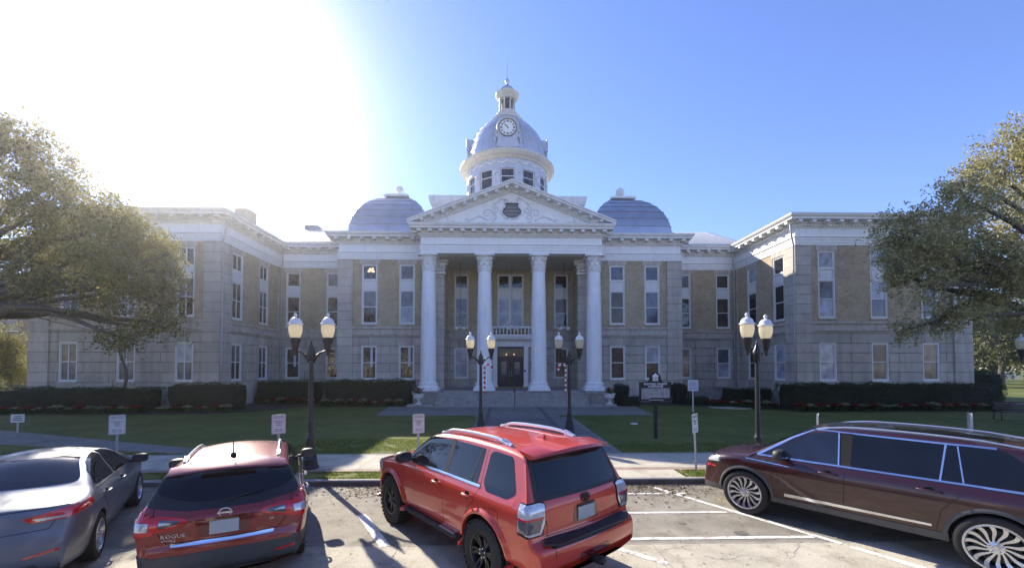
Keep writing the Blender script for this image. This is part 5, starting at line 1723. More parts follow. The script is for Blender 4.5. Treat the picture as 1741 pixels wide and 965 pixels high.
c.wheels(.32, .215, .215, 'five', .785)
c.side('window', M['glass'], rpoly([(2.05, 1.0), (3.12, .99), (2.65, 1.24), (2.4, 1.34), (2.05, 1.375)], .04))
c.side('window', M['glass'], rpoly([(1.02, 1.06), (1.15, 1.02), (1.98, 1.0), (1.98, 1.375), (1.55, 1.34), (1.2, 1.2)], .05))
c.side('belt_strip', M['trim'], [(1.0, .985), (3.14, .975), (3.14, .992), (1.0, 1.002)], off=.005)
c.seam([(2.02, 1.0), (2.04, .35), (3.1, .33)]); c.seam([(1.05, 1.04), (1.1, .85), (1.36, .62), (1.45, .36), (2.04, .35)]); c.seam([(3.1, .95), (3.08, .33)])
c.rear('boot_line', M['gap'], [(-.74, .975), (.74, .975), (.74, .983), (-.74, .983)], off=.001, ymax=.5)
c.seam([(-.70, .94), (-.60, .74), (.60, .74), (.70, .94)], axis='y')
c.rear('rear_window', M['glass'], rpoly([(-.62, 1.12), (.62, 1.12), (.66, 1.15), (.50, 1.385), (-.50, 1.385), (-.66, 1.15)], .05), ymax=1.9)
c.front('windscreen', M['glass2'], rpoly([(-.70, 1.02), (.70, 1.02), (.54, 1.37), (-.54, 1.37)], .05), ymin=2.3)
c.wrap('taillight', M['lens'], [(.36, .90), (.60, .935), (.92, 1.01), (.92, .90), (.74, .83), (.46, .83)], .62, off=.012, xmin=.3)
c.wrap('taillight_lens', M['clear'], [(.46, .875), (.74, .868), (.72, .842), (.50, .842)], .4, off=.017, xmin=.3)
c.rear('bumper_reflector', M['lens'], rpoly([(.42, .44), (.70, .475), (.70, .505), (.42, .465)], .005), off=.008, mirror=True, ymax=.5)
c.rear('lower_bumper', M['clad'], [(-.6, .23), (.6, .23), (.5, .36), (-.5, .36)], off=.006, ymax=.5)
c.plate(.80, .30, .155)
c.side('window_sticker', M['white'], [(1.22, 1.13), (1.26, 1.12), (1.30, 1.19), (1.27, 1.2)], sides=(), off=.008)
c.mirror(2.98, .99, M['trim'], .95)
for y in (2.17, 1.28): c.handle(y, .875, .19, M['silver'])
c.wrap('headlight', M['clear'], [(.5, .72), (.92, .82), (.92, .68), (.55, .62)], 4.0, off=.01, xmin=.4, front=True)
c.join_seams()

# ---- maroon luxury SUV on the right
sp = dict(L=5.06, W=1.0, zb=.30, wz=.39, ra=1.02, fa=4.045, arch=.435,
    top=[(.08, .33), (.01, .42), (.0, .60), (.04, .80), (.07, 1.10), (.14, 1.2), (.42, 1.58), (.5, 1.66), (1.0, 1.71), (1.8, 1.75), (2.5, 1.745), (2.9, 1.71), (3.15, 1.66), (3.95, 1.18), (4.1, 1.135), (4.5, 1.09), (4.8, 1.01), (4.95, .90), (5.03, .74), (5.06, .55), (5.02, .38), (4.94, .32)],
    hw=[(.3, .90), (.42, .94), (.6, .965), (.85, .985), (.98, .98), (1.06, .945), (1.11, .89), (1.62, .70), (1.78, .62)],
    crown=[(0, .03), (1, .05), (2.5, .05), (3.9, .06), (5, .03)], rc=[(0, .08), (.6, .09), (2.7, .09), (3.9, .06), (4.3, .09), (5, .09)],
    er=.45, kr=.08, ef=.75, kf=.16, bowr=.14, bowf=.30, step=.05)
hd = R(37)
cs = 1.03
c = Car('maroon_suv', 'dark maroon luxury SUV with chrome window trim and turbine spoke wheels, at the right edge', 'SUV', place_by_wheels((6.52, 5.36), hd, sp, .93, -1, cs), hd, sp, M['maroon'], cs)
c.wheels(.39, .27, .285, 'turbine', .865)
c.flares(M['clad'], .435, .05, .012)
zb_ = 1.13
c.side('window', M['glass2'], rpoly([(2.62, zb_), (3.72, zb_ - .005), (3.3, 1.42), (3.0, 1.59), (2.66, 1.625)], .05))
c.side('window', M['glass'], rpoly([(1.52, zb_ + .01), (2.50, zb_), (2.50, 1.63), (1.46, 1.625)], .03))
c.side('window', M['glass'], rpoly([(.50, 1.24), (.66, zb_ + .02), (1.275, zb_ + .01), (1.345, 1.615), (.92, 1.595)], .03))
c.side('window', M['glass'], rpoly([(1.30, zb_ + .01), (1.50, zb_ + .01), (1.44, 1.625), (1.32, 1.625)], .01), off=.0035)
c.side('pillar_trim', M['gap'], [(2.50, zb_ - .01), (2.62, zb_ - .01), (2.66, 1.63), (2.5, 1.635)], off=.003)
c.side('window_divider', M['chrome'], [(1.505, zb_), (1.525, zb_), (1.475, 1.63), (1.455, 1.63)], off=.007)
c.side('window_divider', M['chrome'], [(2.640, zb_), (2.66, zb_), (2.685, 1.63), (2.665, 1.63)], off=.007)
c.side('window_divider', M['chrome'], [(1.285, zb_), (1.30, zb_), (1.36, 1.60), (1.345, 1.6)], off=.007)
c.side('belt_strip', M['chrome'], [(.70, zb_ - .022), (3.84, zb_ - .03), (3.84, zb_ - .004), (.70, zb_ + .004)], off=.009)
c.side('window_frame', M['chrome'], [(1.0, 1.605), (3.0, 1.63), (3.0, 1.648), (1.0, 1.628)], off=.009)
c.side('window_frame', M['chrome'], [(3.0, 1.63), (3.0, 1.65), (3.32, 1.485), (3.3, 1.465)], off=.009)
c.side('window_frame', M['chrome'], [(3.3, 1.465), (3.32, 1.485), (3.86, 1.125), (3.80, 1.118)], off=.009)
c.side('sill_strip', M['chrome'], [(1.60, .50), (3.40, .47), (3.40, .525), (1.60, .53)], off=.012)
c.side('sill_cladding', M['clad'], [(1.44, .30), (3.62, .30), (3.62, .42), (1.44, .44)], off=.010)
c.side('sill_cladding', M['clad'], [(4.46, .30), (4.95, .30), (4.95, .42), (4.46, .42)], off=.008)
c.seam([(2.56, 1.12), (2.58, .42)]); c.seam([(1.30, 1.12), (1.34, .95), (1.5, .75), (1.56, .45)]); c.seam([(3.62, 1.08), (3.60, .9), (3.56, .42)]); c.seam([(3.62, 1.1), (4.4, 1.04), (4.85, .93)], w=.006)
c.seam([(-.62, 1.2), (-.62, 2.9)], axis='z', w=.012); c.seam([(.62, 1.2), (.62, 2.9)], axis='z', w=.012)
c.front('windscreen', M['glass'], rpoly([(-.79, 1.22), (.79, 1.22), (.64, 1.64), (-.64, 1.64)], .05), ymin=2.8)
c.patch('glass_roof', M['glass'], c.poly('z', rpoly([(-.54, .95), (.54, .95), (.54, 2.95), (-.54, 2.95)], .06)), .004, None, lambda f: f.normal.z > .6)
c.rear('rear_window', M['glass'], rpoly([(-.72, 1.24), (.72, 1.24), (.6, 1.58), (-.6, 1.58)], .05), ymax=.7)
c.wrap('taillight', M['lens'], [(.0, 1.12), (.96, 1.14), (.96, 1.0), (.0, 1.04)], .5, off=.010, xmin=-.01)
c.wrap('headlight', M['clear'], [(.50, .92), (.97, 1.02), (.97, .88), (.58, .82)], 4.50, off=.010, xmin=.4, front=True)
c.wrap('headlight_bezel', M['trim'], [(.47, .935), (.99, 1.04), (.99, .865), (.56, .80)], 4.46, off=.005, xmin=.4, front=True)
c.wrap('side_marker', M['lens'], [(.80, .79), (.98, .79), (.98, .765), (.80, .765)], 4.58, off=.008, xmin=.5, front=True)
c.front('grille', M['chrome'], rpoly([(-.42, .58), (.42, .58), (.5, .9), (-.5, .9)], .06), off=.008, ymin=4.5)
# fender ornament with the model name
for sd_ in (-1,):
    c.side('fender_strip', M['chrome'], [(3.30, .985), (3.36, 1.0), (4.02, 1.035), (4.02, 1.022)], sides=(-1,), off=.008)
    c.side('fender_badge', M['gap'], [(3.50, 1.015), (3.56, 1.04), (4.05, 1.055), (3.95, 1.02)], sides=(-1,), off=.006)
x = c.surf_x(3.8, 1.035)
text_part('badge', 'AVIATOR', .045, M['badge'], c.root, (-x - .010, 3.80, 1.040), (R(88), R(1.5), R(-91)), .003, sx=1.35)
c.rails(.75, 3.0, lambda y: .615 - .0 * y, M['satin'], h=.035, r=.016, ends=False)
c.mirror(3.42, 1.14, M['trim'], 1.15)
for y in (2.78, 1.62): c.handle(y, .985, .26, M['maroon'])
c.plate(.82, .30, .155)
b = MB(); p, _ = c.surf((-.3, 4.02, 3), (0, 0, -1))
b.tube([(-.72, 4.0, 1.165), (-.3, 3.97, 1.195), (.25, 3.93, 1.20)], [.012, .009, .006], 6); b.tube([(.05, 4.0, 1.185), (.4, 3.97, 1.20), (.75, 3.9, 1.18)], [.012, .009, .006], 6)
c.add('wiper', b, M['trim'], smooth=True)
c.join_seams()
# ------------------------------------------------------------------ lamps
def globe_mat():
    m, N, L, p = new_mat('frosted_lamp_globe')
    tc = N.new('ShaderNodeTexCoord'); wv = N.new('ShaderNodeTexNoise'); wv.inputs['Scale'].default_value = 14
    L.new(tc.outputs['Object'], wv.inputs['Vector'])
    r = N.new('ShaderNodeValToRGB'); L.new(wv.outputs[0], r.inputs[0])
    r.color_ramp.elements[0].color = (.84, .77, .58, 1); r.color_ramp.elements[1].color = (.95, .90, .76, 1)
    L.new(r.outputs[0], p.inputs['Base Color']); p.inputs['Roughness'].default_value = .18
    t = N.new('ShaderNodeBsdfTranslucent'); L.new(r.outputs[0], t.inputs[0])
    mx = N.new('ShaderNodeMixShader'); mx.inputs[0].default_value = .72
    L.new(p.outputs[0], mx.inputs[1]); L.new(t.outputs[0], mx.inputs[2]); L.new(mx.outputs[0], N['Material Output'].inputs[0])
    return m
M['globe'] = globe_mat()
M['lampcap'] = mat('lamp_cap_white', (.72, .72, .70), .3, var=.05)
def lamp_proto():
    root = empty('street_lamp', (0, 0, 0))
    b = MB()
    b.lathe([(.22, 0), (.22, .06), (.19, .09), (.175, .2), (.185, .24), (.14, .3), (.11, .5), (.085, .72), (.10, .76), (.10, .8), (.075, .84), (.072, .95)], n=28)
    for k in range(12):
        a = 2 * PI * k / 12
        b.tube([(.16 * math.cos(a), .16 * math.sin(a), .26), (.11 * math.cos(a), .11 * math.sin(a), .5), (.085 * math.cos(a), .085 * math.sin(a), .72)], .011, 5)
    b.build('base', M['black'], root, smooth=True, autos=35)
    b = MB(); b.lathe([(.068, .94), (.055, 2.85), (.085, 2.88), (.085, 2.94), (.10, 3.0), (.10, 3.12), (.06, 3.18), (.05, 3.24), (.025, 3.28), (.03, 3.32), (.001, 3.38)], n=20)
    b.build('post', M['black'], root, smooth=True, autos=35)
    for s in (-1, 1):
        b = MB()
        pts = [(s * .06, 0, 2.80), (s * .12, 0, 2.92), (s * .22, 0, 3.04), (s * .33, 0, 3.09), (s * .43, 0, 3.09)]
        b.tube(pts, [.035, .032, .028, .026, .03], 8)
        b.tube([(s * .08, 0, 2.98), (s * .14, 0, 2.99), (s * .2, 0, 3.03)], .018, 6)
        a = b.build('arm', M['black'], root, smooth=True)
        b = MB(); b.lathe([(.03, 2.98), (.045, 3.02), (.04, 3.06), (.05, 3.12), (.085, 3.18), (.09, 3.26), (.125, 3.35), (.13, 3.45), (.10, 3.46)], (s * .43, 0, 0), 20)
        b.build('lamp_holder', M['black'], root, smooth=True, autos=40)
        b = MB(); b.lathe([(.11, 3.45), (.145, 3.53), (.168, 3.64), (.172, 3.73), (.158, 3.80), (.12, 3.81)], (s * .43, 0, 0), 28)
        b.build('globe', M['globe'], root, smooth=True, autos=40)
        b = MB(); b.lathe([(.15, 3.79), (.192, 3.80), (.192, 3.825), (.155, 3.86), (.15, 3.90), (.115, 3.955), (.06, 3.985), (.03, 4.0), (.028, 4.02), (.05, 4.05), (.045, 4.08), (.01, 4.12)], (s * .43, 0, 0), 28)
        b.build('lamp_cap', M['lampcap'], root, smooth=True, autos=40)
    return root
lp = lamp_proto()
for i, (x, y, rz, lb) in enumerate([
        (-5.11, 11.1, 0, 'black twin globe street lamp between the red crossover and the red off-road SUV'),
        (6.85, 10.95, 28, 'black twin globe street lamp behind the bonnet of the maroon SUV'),
        (-.91, 16.95, 0, 'black twin globe lamp left of the front path, candy cane on its right'),
        (2.73, 16.9, 0, 'black twin globe lamp right of the front path, candy cane on its left'),
        (22.72, 17.2, 0, 'black twin globe lamp cut by the right edge beneath the oak')]):
    o = lp if i == 0 else copy_tree(lp)
    o.location = (x, y, .12); o.rotation_euler = (0, 0, R(rz)); tag(o, lb, 'street lamp', 'twin globe street lamps')
M['tinsel_red'] = mat('red_tinsel', (.42, .012, .012), .5, var=.5, scale=60, bump=1)
M['tinsel_white'] = mat('white_tinsel', (.75, .74, .72), .5, var=.2, scale=60, bump=1)
for x, y, s, lb in ((-.75, 16.88, 1, 'red and white striped candy cane hung on the lamp left of the front path'), (2.57, 16.83, -1, 'red and white striped candy cane hung on the lamp right of the front path')):
    pts = [Vector((0, 0, i * .025)) for i in range(43)]
    for i in range(1, 19):
        a = PI - i / 18 * PI * 1.05
        pts.append(Vector((s * (.15 + .15 * math.cos(a)), 0, 1.05 + .15 * math.sin(a))))
    for i in range(1, 4): pts.append(pts[-1] + Vector((0, 0, -.025)))
    b = MB(); seg = 4
    for k, i in enumerate(range(0, len(pts) - 1, seg)):
        b.tube(pts[i:i + seg + 1], .042, 8, mi=k % 2)
    o = b.build('candy_cane', [M['tinsel_red'], M['tinsel_white']], smooth=True)
    o.location = (x, y, 1.72)
    tag(o, lb, 'candy cane', 'candy cane decorations')

# ------------------------------------------------------------------ signs
M['sign'] = mat('white_sign_face', (.62, .62, .60), .4, var=.06)
M['signink'] = mat('green_sign_ink', (.035, .06, .05), .5)
M['galv'] = mat('galvanised_post', (.42, .43, .43), .45, metal=.5, var=.15)
def psign():
    root = empty('parking_sign', (0, 0, 0))
    b = MB(); b.box(-.025, .025, .0, .035, -.1, 1.5); b.build('post', M['galv'], root)
    b = MB(); b.prism([(x, -.012, z) for x, z in rpoly([(-.155, 1.03), (.155, 1.03), (.155, 1.51), (-.155, 1.51)], .03)], (0, .01, 0)); pn = b.build('panel', M['sign'], root)
    b = MB(); o_ = rpoly([(-.147, 1.038), (.147, 1.038), (.147, 1.502), (-.147, 1.502)], .03); i_ = rpoly([(-.142, 1.043), (.142, 1.043), (.142, 1.497), (-.142, 1.497)], .027)
    n = len(o_)
    for i in range(n):
        j = (i + 1) % n
        b.prism([(o_[i][0], -.0145, o_[i][1]), (o_[j][0], -.0145, o_[j][1]), (i_[j][0], -.0145, i_[j][1]), (i_[i][0], -.0145, i_[i][1])], (0, .0022, 0))
    b.build('border', M['signink'], pn)
    for tx, sz, z in (('POLK COUNTY', .036, 1.462), ('HISTORY CENTER', .030, 1.425), ('PARKING BY', .043, 1.345), ('PERMIT', .043, 1.295), ('ONLY', .043, 1.245), ('MON - SAT', .034, 1.145), ('8:00AM - 5:00PM', .028, 1.10)):
        text_part('lettering', tx, sz, M['signink'], pn, (0, -.0135, z), (R(90), 0, 0), .0012, sx=.95, bold=.0006)
    return root
ps = psign()
for i, (x, rz, lean, lb) in enumerate([
        (-9.5, 34, 0, 'white parking permit sign between the silver saloon and the red crossover'),
        (-5.57, 34, 0, 'white parking permit sign just above the roof of the red crossover'),
        (-2.11, 34, 0, 'white parking permit sign behind the bonnet of the red off-road SUV'),
        (4.92, 40, -4, 'white parking permit sign leaning in front of the maroon SUV bonnet'),
        (8.07, 52, -5, 'leaning white parking permit sign seen nearly edge on behind the maroon SUV windscreen'),
        (12.04, 58, 0, 'upright parking permit sign seen edge on behind the maroon SUV roof')]):
    o = ps if i == 0 else copy_tree(ps)
    o.location = (x, 10.4, .105); o.rotation_euler = (0, R(lean), R(rz)); tag(o, lb, 'parking sign', 'parking permit signs along the verge')
# small sign on the lawn, far left
r_ = empty('lawn_sign', (-19.9, 17.4, .12), R(25), 'small white lawn sign low in the grass at the far left', 'sign')
b = MB(); b.box(-.03, .03, 0, .04, 0, .45); b.build('post', M['galv'], r_)
b = MB(); b.box(-.2, .2, -.015, 0, .42, .75); pn = b.build('panel', M['sign'], r_)
b = MB()
for k in range(3): b.box(-.15 + k * .03, .15 - k * .02, -.018, -.0155, .5 + k * .075, .53 + k * .075)
b.build('print', M['signink'], pn)
# blue-lettered notice by the right link
r_ = empty('notice_sign', (11.45, 24.6, .12), 0, 'white notice sign with blue lines on a grey post by the right shrubs', 'sign')
b = MB(); b.box(-.04, .04, 0, .05, 0, 1.4); b.build('post', M['galv'], r_)
b = MB(); b.prism([(x, -.02, z) for x, z in rpoly([(-.32, 1.27), (.32, 1.27), (.32, 1.93), (-.32, 1.93)], .03)], (0, .015, 0)); pn = b.build('panel', M['sign'], r_)
b = MB(); rr = random.Random(4)
for k in range(7):
    w_ = .26 - .06 * rr.random(); b.box(-w_, w_, -.023, -.0205, 1.36 + k * .075, 1.385 + k * .075)
b.build('print', mat('blue_sign_ink', (.05, .10, .42), .5), pn)

# historical marker
M['markerbrown'] = mat('marker_dark_brown', (.018, .012, .012), .7, var=.25, bump=.15)
M['markerink'] = mat('marker_raised_silver', (.78, .80, .82), .45)
r_ = empty('historical_marker', (5.74, 15.42, .12), 0, 'dark cast historical marker with raised white lettering on a post', 'historical marker')
b = MB(); b.box(-.05, .05, -.05, .05, 0, 1.40); b.box(-.13, .13, -.06, .06, 1.33, 1.40); b.build('post', M['markerbrown'], r_)
b = MB(); pts = [(-.62, 1.40), (.62, 1.40), (.64, 1.44), (.64, 1.58), (.60, 1.64), (.60, 2.12), (.34, 2.12)]
for i in range(1, 8): t = i / 8; pts.append((.34 - .12 * math.sin(t * PI / 2), 2.12 + .08 * (1 - math.cos(t * PI / 2)) * 1.6))
for i in range(13): a = PI * i / 12; pts.append((.20 * math.cos(a), 2.29 + .20 * math.sin(a)))
for i in range(7, 0, -1): t = i / 8; pts.append((-.34 + .12 * math.sin(t * PI / 2), 2.12 + .08 * (1 - math.cos(t * PI / 2)) * 1.6))
pts += [(-.34, 2.12), (-.60, 2.12), (-.60, 1.64), (-.64, 1.58), (-.64, 1.44)]
b.prism([(x, -.035, z) for x, z in pts], (0, .07, 0)); pn = b.build('plaque', M['markerbrown'], r_)
text_part('lettering', 'OLD POLK COUNTY', .105, M['markerink'], pn, (0, -.036, 2.045), (R(90), 0, 0), .004, sx=.92, bold=.002)
text_part('lettering', 'COURTHOUSE', .10, M['markerink'], pn, (0, -.036, 1.955), (R(90), 0, 0), .004, sx=.85, bold=.002)
b = MB(); rr = random.Random(5)
for k in range(9):
    z = 1.86 - k * .046; x = -.53
    while x < (.53 if k < 8 else -.3):
        w_ = rr.uniform(.03, .10)
        q = x
        while q < min(x + w_, .53):
            l_ = rr.uniform(.010, .016); b.box(q, q + l_, -.039, -.036, z, z + rr.choice([.026, .026, .018])); q += l_ + .005
        x += w_ + .018
b.box(-.25, .3, -.039, -.036, 1.445, 1.46)
b.build('inscription', M['markerink'], pn)
b = MB()
b.prism([(-.12, -.04, 2.36), (.12, -.04, 2.36), (0, -.04, 2.45)], (0, .006, 0)); b.box(-.12, .12, -.04, -.035, 2.315, 2.355)
for x in (-.10, -.045, .01, .065): b.box(x, x + .032, -.04, -.035, 2.19, 2.312)
b.box(-.12, .12, -.04, -.035, 2.165, 2.187)
b.build('temple_emblem', M['markerink'], pn)

# ------------------------------------------------------------------ forecourt things
b = MB()
M['urn'] = mat('white_stone_urn', (.62, .62, .60), .6, var=.1, streak=.3)
def urn_proto():
    root = empty('planter_urn', (0, 0, 0))
    b = MB(); b.box(-.2, .2, -.2, .2, 0, .07)
    b.lathe([(.17, .07), (.10, .14), (.08, .26), (.12, .31), (.3, .42), (.37, .55), (.36, .66), (.43, .71), (.43, .75), (.36, .75), (.34, .68)], n=28)
    b.build('urn', M['urn'], root, smooth=True, autos=35)
    b = MB(); b.lathe([(.001, .66), (.345, .66)], n=20); b.build('soil', M['mulch'], root)
    return root
up = urn_proto()
for i, (x, lb) in enumerate([(-5.75, 'white pedestal urn beside the leftmost column'), (7.35, 'white pedestal urn beside the rightmost column')]):
    o = up if i == 0 else copy_tree(up); o.location = (x, 28.3, .28); tag(o, lb, 'urn', 'planter urns by the steps')
# handrail
b = MB(); b.tube([(0, 0, 0), (0, 0, 1.0), (0, .05, 1.02), (0, 1.9, 1.95), (0, 1.9, .9)], .025, 8); b.sphere((0, 0, 1.05), .05, 5)
o = b.build('handrail', M['black'], smooth=True); o.location = (.8, 27.85, .14); tag(o, 'slim black handrail in the middle of the front steps', 'handrail')
# pendants in the porch
pp_ = None
for i, (x, lb) in enumerate([(-3.34, 'two-globe pendant light hanging in the left porch bay'), (.70, 'two-globe pendant light hanging over the balcony'), (4.82, 'two-globe pendant light hanging in the right porch bay')]):
    if i == 0:
        pp_ = empty('pendant_light', (0, 0, 0))
        b = MB(); b.tube([(0, 0, .2), (0, 0, 5.18)], .016, 6); b.tube([(-.3, 0, .02), (-.25, 0, .2), (0, 0, .28), (.25, 0, .2), (.3, 0, .02)], .016, 6); b.build('stem', M['black'], pp_, smooth=True)
        for s in (-1, 1): b = MB(); b.sphere((s * .3, 0, -.12), .15, 8); b.build('globe', M['lampcap'], pp_, smooth=True)
        o = pp_
    else: o = copy_tree(pp_)
    o.location = (x, 32.2, 5.98); tag(o, lb, 'pendant light', 'pendant lights in the porch')
# round utility cover, sprinkler box, hatch by the link
b = MB(); b.lathe([(1.3, -.05), (1.3, .02), (1.22, .035), (.001, .035)], n=40); b.box(-.25, .25, -.2, .2, .03, .05)
o = b.build('utility_cover', mat('tan_concrete', (.36, .32, .25), .85, var=.15), smooth=True, autos=30); o.location = (15.2, 27.4, .12); tag(o, 'round tan concrete cover in the lawn by the right flower bed', 'cover')
b = MB(); b.lathe([(.17, -.02), (.17, .03), (.15, .045), (.001, .045)], n=20); o = b.build('valve_cover', M['sign'], smooth=True, autos=30); o.location = (6.2, 19.4, .12); tag(o, 'small pale valve cover in the lawn near the historical marker', 'cover')
b = MB(); b.box(-.6, .6, -.25, .25, 0, .9); b.box(-.64, .64, -.28, .28, .9, .96); b.box(.2, .35, -.27, -.25, .4, .55)
o = b.build('utility_box', M['clad'], bevel=.02); o.location = (17.6, 30.2, .12); tag(o, 'low dark utility box at the inner corner of the right wing', 'box')
# bench
r_ = empty('park_bench', (25.9, 20.2, .12), R(-20), 'dark slatted bench at the far right of the lawn', 'bench')
b = MB()
for k in range(4): b.box(-.8, .8, -.22 + k * .12, -.13 + k * .12, .42, .45)
b.build('seat', M['black'], r_)
b = MB()
for k in range(4): b.box(-.8, .8, .26 + k * .02, .285 + k * .02, .52 + k * .11, .60 + k * .11)
b.build('backrest', M['black'], r_)
for s in (-1, 1):
    b = MB(); b.tube([(s * .75, -.22, 0), (s * .75, -.2, .42), (s * .75, .24, .42), (s * .75, .34, .95)], .025, 6); b.tube([(s * .75, .24, .42), (s * .75, .32, 0)], .025, 6); b.build('leg', M['black'], r_, smooth=True)
# pale stake and bare pruned trunk before the left wing
b = MB(); b.box(-.05, .05, -.05, .05, 0, 1.9); o = b.build('stake', mat('pale_wood', (.4, .36, .27), .8)); o.location = (-24.5, 26.4, .12); tag(o, 'pale wooden stake in the hedge before the left wing', 'stake')
# plinth base stone near column
# ------------------------------------------------------------------ vegetation
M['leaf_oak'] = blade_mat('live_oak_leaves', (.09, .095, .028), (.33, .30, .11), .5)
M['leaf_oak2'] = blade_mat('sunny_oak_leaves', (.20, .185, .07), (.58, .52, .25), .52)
M['leaf_moss'] = blade_mat('grey_moss', (.14, .14, .10), (.26, .25, .18), .3)
M['leaf_hedge'] = blade_mat('hedge_leaves', (.014, .026, .007), (.07, .095, .025), .2)
M['leaf_far'] = blade_mat('distant_leaves', (.035, .05, .015), (.11, .12, .035), .3)
M['leaf_gold'] = blade_mat('golden_needles', (.12, .12, .03), (.34, .32, .10), .4)
M['bark'] = mat('grey_bark', (.11, .095, .08), .9, var=.4, scale=8, bump=.8)
M['bract_red'] = blade_mat('red_bracts', (.22, .008, .01), (.50, .02, .02), .25)
M['bract_cream'] = blade_mat('cream_bracts', (.30, .36, .16), (.62, .60, .40), .25)
M['leaf_pl'] = blade_mat('poinsettia_leaves', (.02, .05, .012), (.06, .11, .03), .2)

def leafq(b, c, s, r, flat=.0):
    n = Vector((r.gauss(0, 1), r.gauss(0, 1), r.gauss(0, 1) + flat)).normalized()
    u = n.orthogonal().normalized(); v = n.cross(u); a = r.uniform(0, 2 * PI)
    u, v = u * math.cos(a) + v * math.sin(a), v * math.cos(a) - u * math.sin(a)
    l, w_ = s * r.uniform(.7, 1.3), s * r.uniform(.35, .6)
    c = Vector(c)
    b.add([c - u * l, c - v * w_ + n * w_ * .25, c + u * l, c + v * w_ + n * w_ * .25], [(0, 1, 2, 3)])

def crown(blobs, n_per, size, r, lean=(0, 0, -1), hole=.0, nscale=.55, droop=.0):
    """leaf clumps: twigs scattered through lumpy blobs, denser outside, with gaps"""
    b = MB()
    for (x, y, z, rx, rz_) in blobs:
        k = int(n_per * rx * rz_)
        for i in range(k):
            d = Vector((r.gauss(0, 1), r.gauss(0, 1), r.gauss(0, 1))).normalized()
            rad = r.random() ** .45
            lump = 1 + .30 * noise.noise(Vector((x, y, z)) + d * 2.1)
            p = Vector((x + d.x * rx * rad * lump, y + d.y * rx * rad * lump, z + d.z * rz_ * rad * lump))
            if .55 * noise.noise(p * nscale) + .75 * noise.noise(p * nscale * 2.9) < hole: continue
            if r.random() < .25 * rad: p += d * .5 * r.random() + Vector((0, 0, -.25 * r.random()))
            # one twig
            tdir = (d + Vector((r.gauss(0, .5), r.gauss(0, .5), r.gauss(0, .5) - droop))).normalized()
            for q in range(9):
                c = p + tdir * q * size * .75 + Vector((r.gauss(0, 1), r.gauss(0, 1), r.gauss(0, 1))) * size * .9
                leafq(b, c, size, r)
    return b
def wobble(p, q, n, amp, r, sag=0):
    p, q = Vector(p), Vector(q); out = []
    off = Vector((0, 0, 0))
    for i in range(n + 1):
        t = i / n
        if 0 < i < n: off += Vector((r.gauss(0, amp), r.gauss(0, amp), r.gauss(0, amp)))
        out.append(p + (q - p) * t + off * math.sin(PI * t) + Vector((0, 0, sag * math.sin(PI * t))))
    return out
def oak(name, label, base, fork, blobs, mats, seed, n_per, size, hole=-.12, moss=None, group=None, limb_to=None, droop=.55, tr=.42):
    r = random.Random(seed)
    root = empty(name, base, 0, label, 'tree', group)
    off = base
    b = MB(off); tp = wobble(base, fork, 6, .06, r)
    b.tube(tp, [tr * (1.35 - .55 * min(1, i / 3)) for i in range(7)], 14)
    for (x, y, z, rx, rz_) in blobs:
        q = wobble(fork, (x, y, z - rz_ * .2), 9, .16, r, sag=.5)
        L_ = (Vector(fork) - Vector((x, y, z))).length
        r0 = min(tr * .5, .04 + .017 * L_)
        b.tube(q, [r0 * (1 - .82 * i / 9) + .012 for i in range(10)], 8)
        for k in range(max(3, int(rx * 4))):
            d = Vector((r.gauss(0, 1), r.gauss(0, 1), r.gauss(0, .8))).normalized()
            st = q[r.randint(5, 9)]; e = Vector((x, y, z)) + Vector((d.x * rx, d.y * rx, d.z * rz_)) * .95
            b.tube(wobble(st, e, 5, .07, r), [.028, .022, .016, .012, .008, .005], 5)
    b.build('trunk', M['bark'], root, smooth=True)
    b = crown(blobs, n_per, size, r, hole=hole, droop=droop); b.off = Vector(off)
    b.build('crown', M[mats], root, fix=False)
    if moss:
        b = MB(off)
        for i in range(moss):
            x, y, z, rx, rz_ = r.choice(blobs)
            a = r.uniform(0, 2 * PI); px_, py_, pz = x + math.cos(a) * rx * .85, y + math.sin(a) * rx * .85, z - rz_ * r.uniform(-.3, .8)
            L_ = r.uniform(.3, .9)
            for k in range(26):
                t = r.random(); w_ = .10 * (1 - t) + .02
                c = Vector((px_ + r.gauss(0, w_), py_ + r.gauss(0, w_), pz - L_ * t)); l = r.uniform(.05, .10)
                b.add([c + Vector((-.010, 0, l)), c + Vector((.010, .005, l)), c + Vector((.004, 0, -l))], [(0, 1, 2)])
        b.build('spanish_moss', M['leaf_moss'], root, fix=False)
    return root
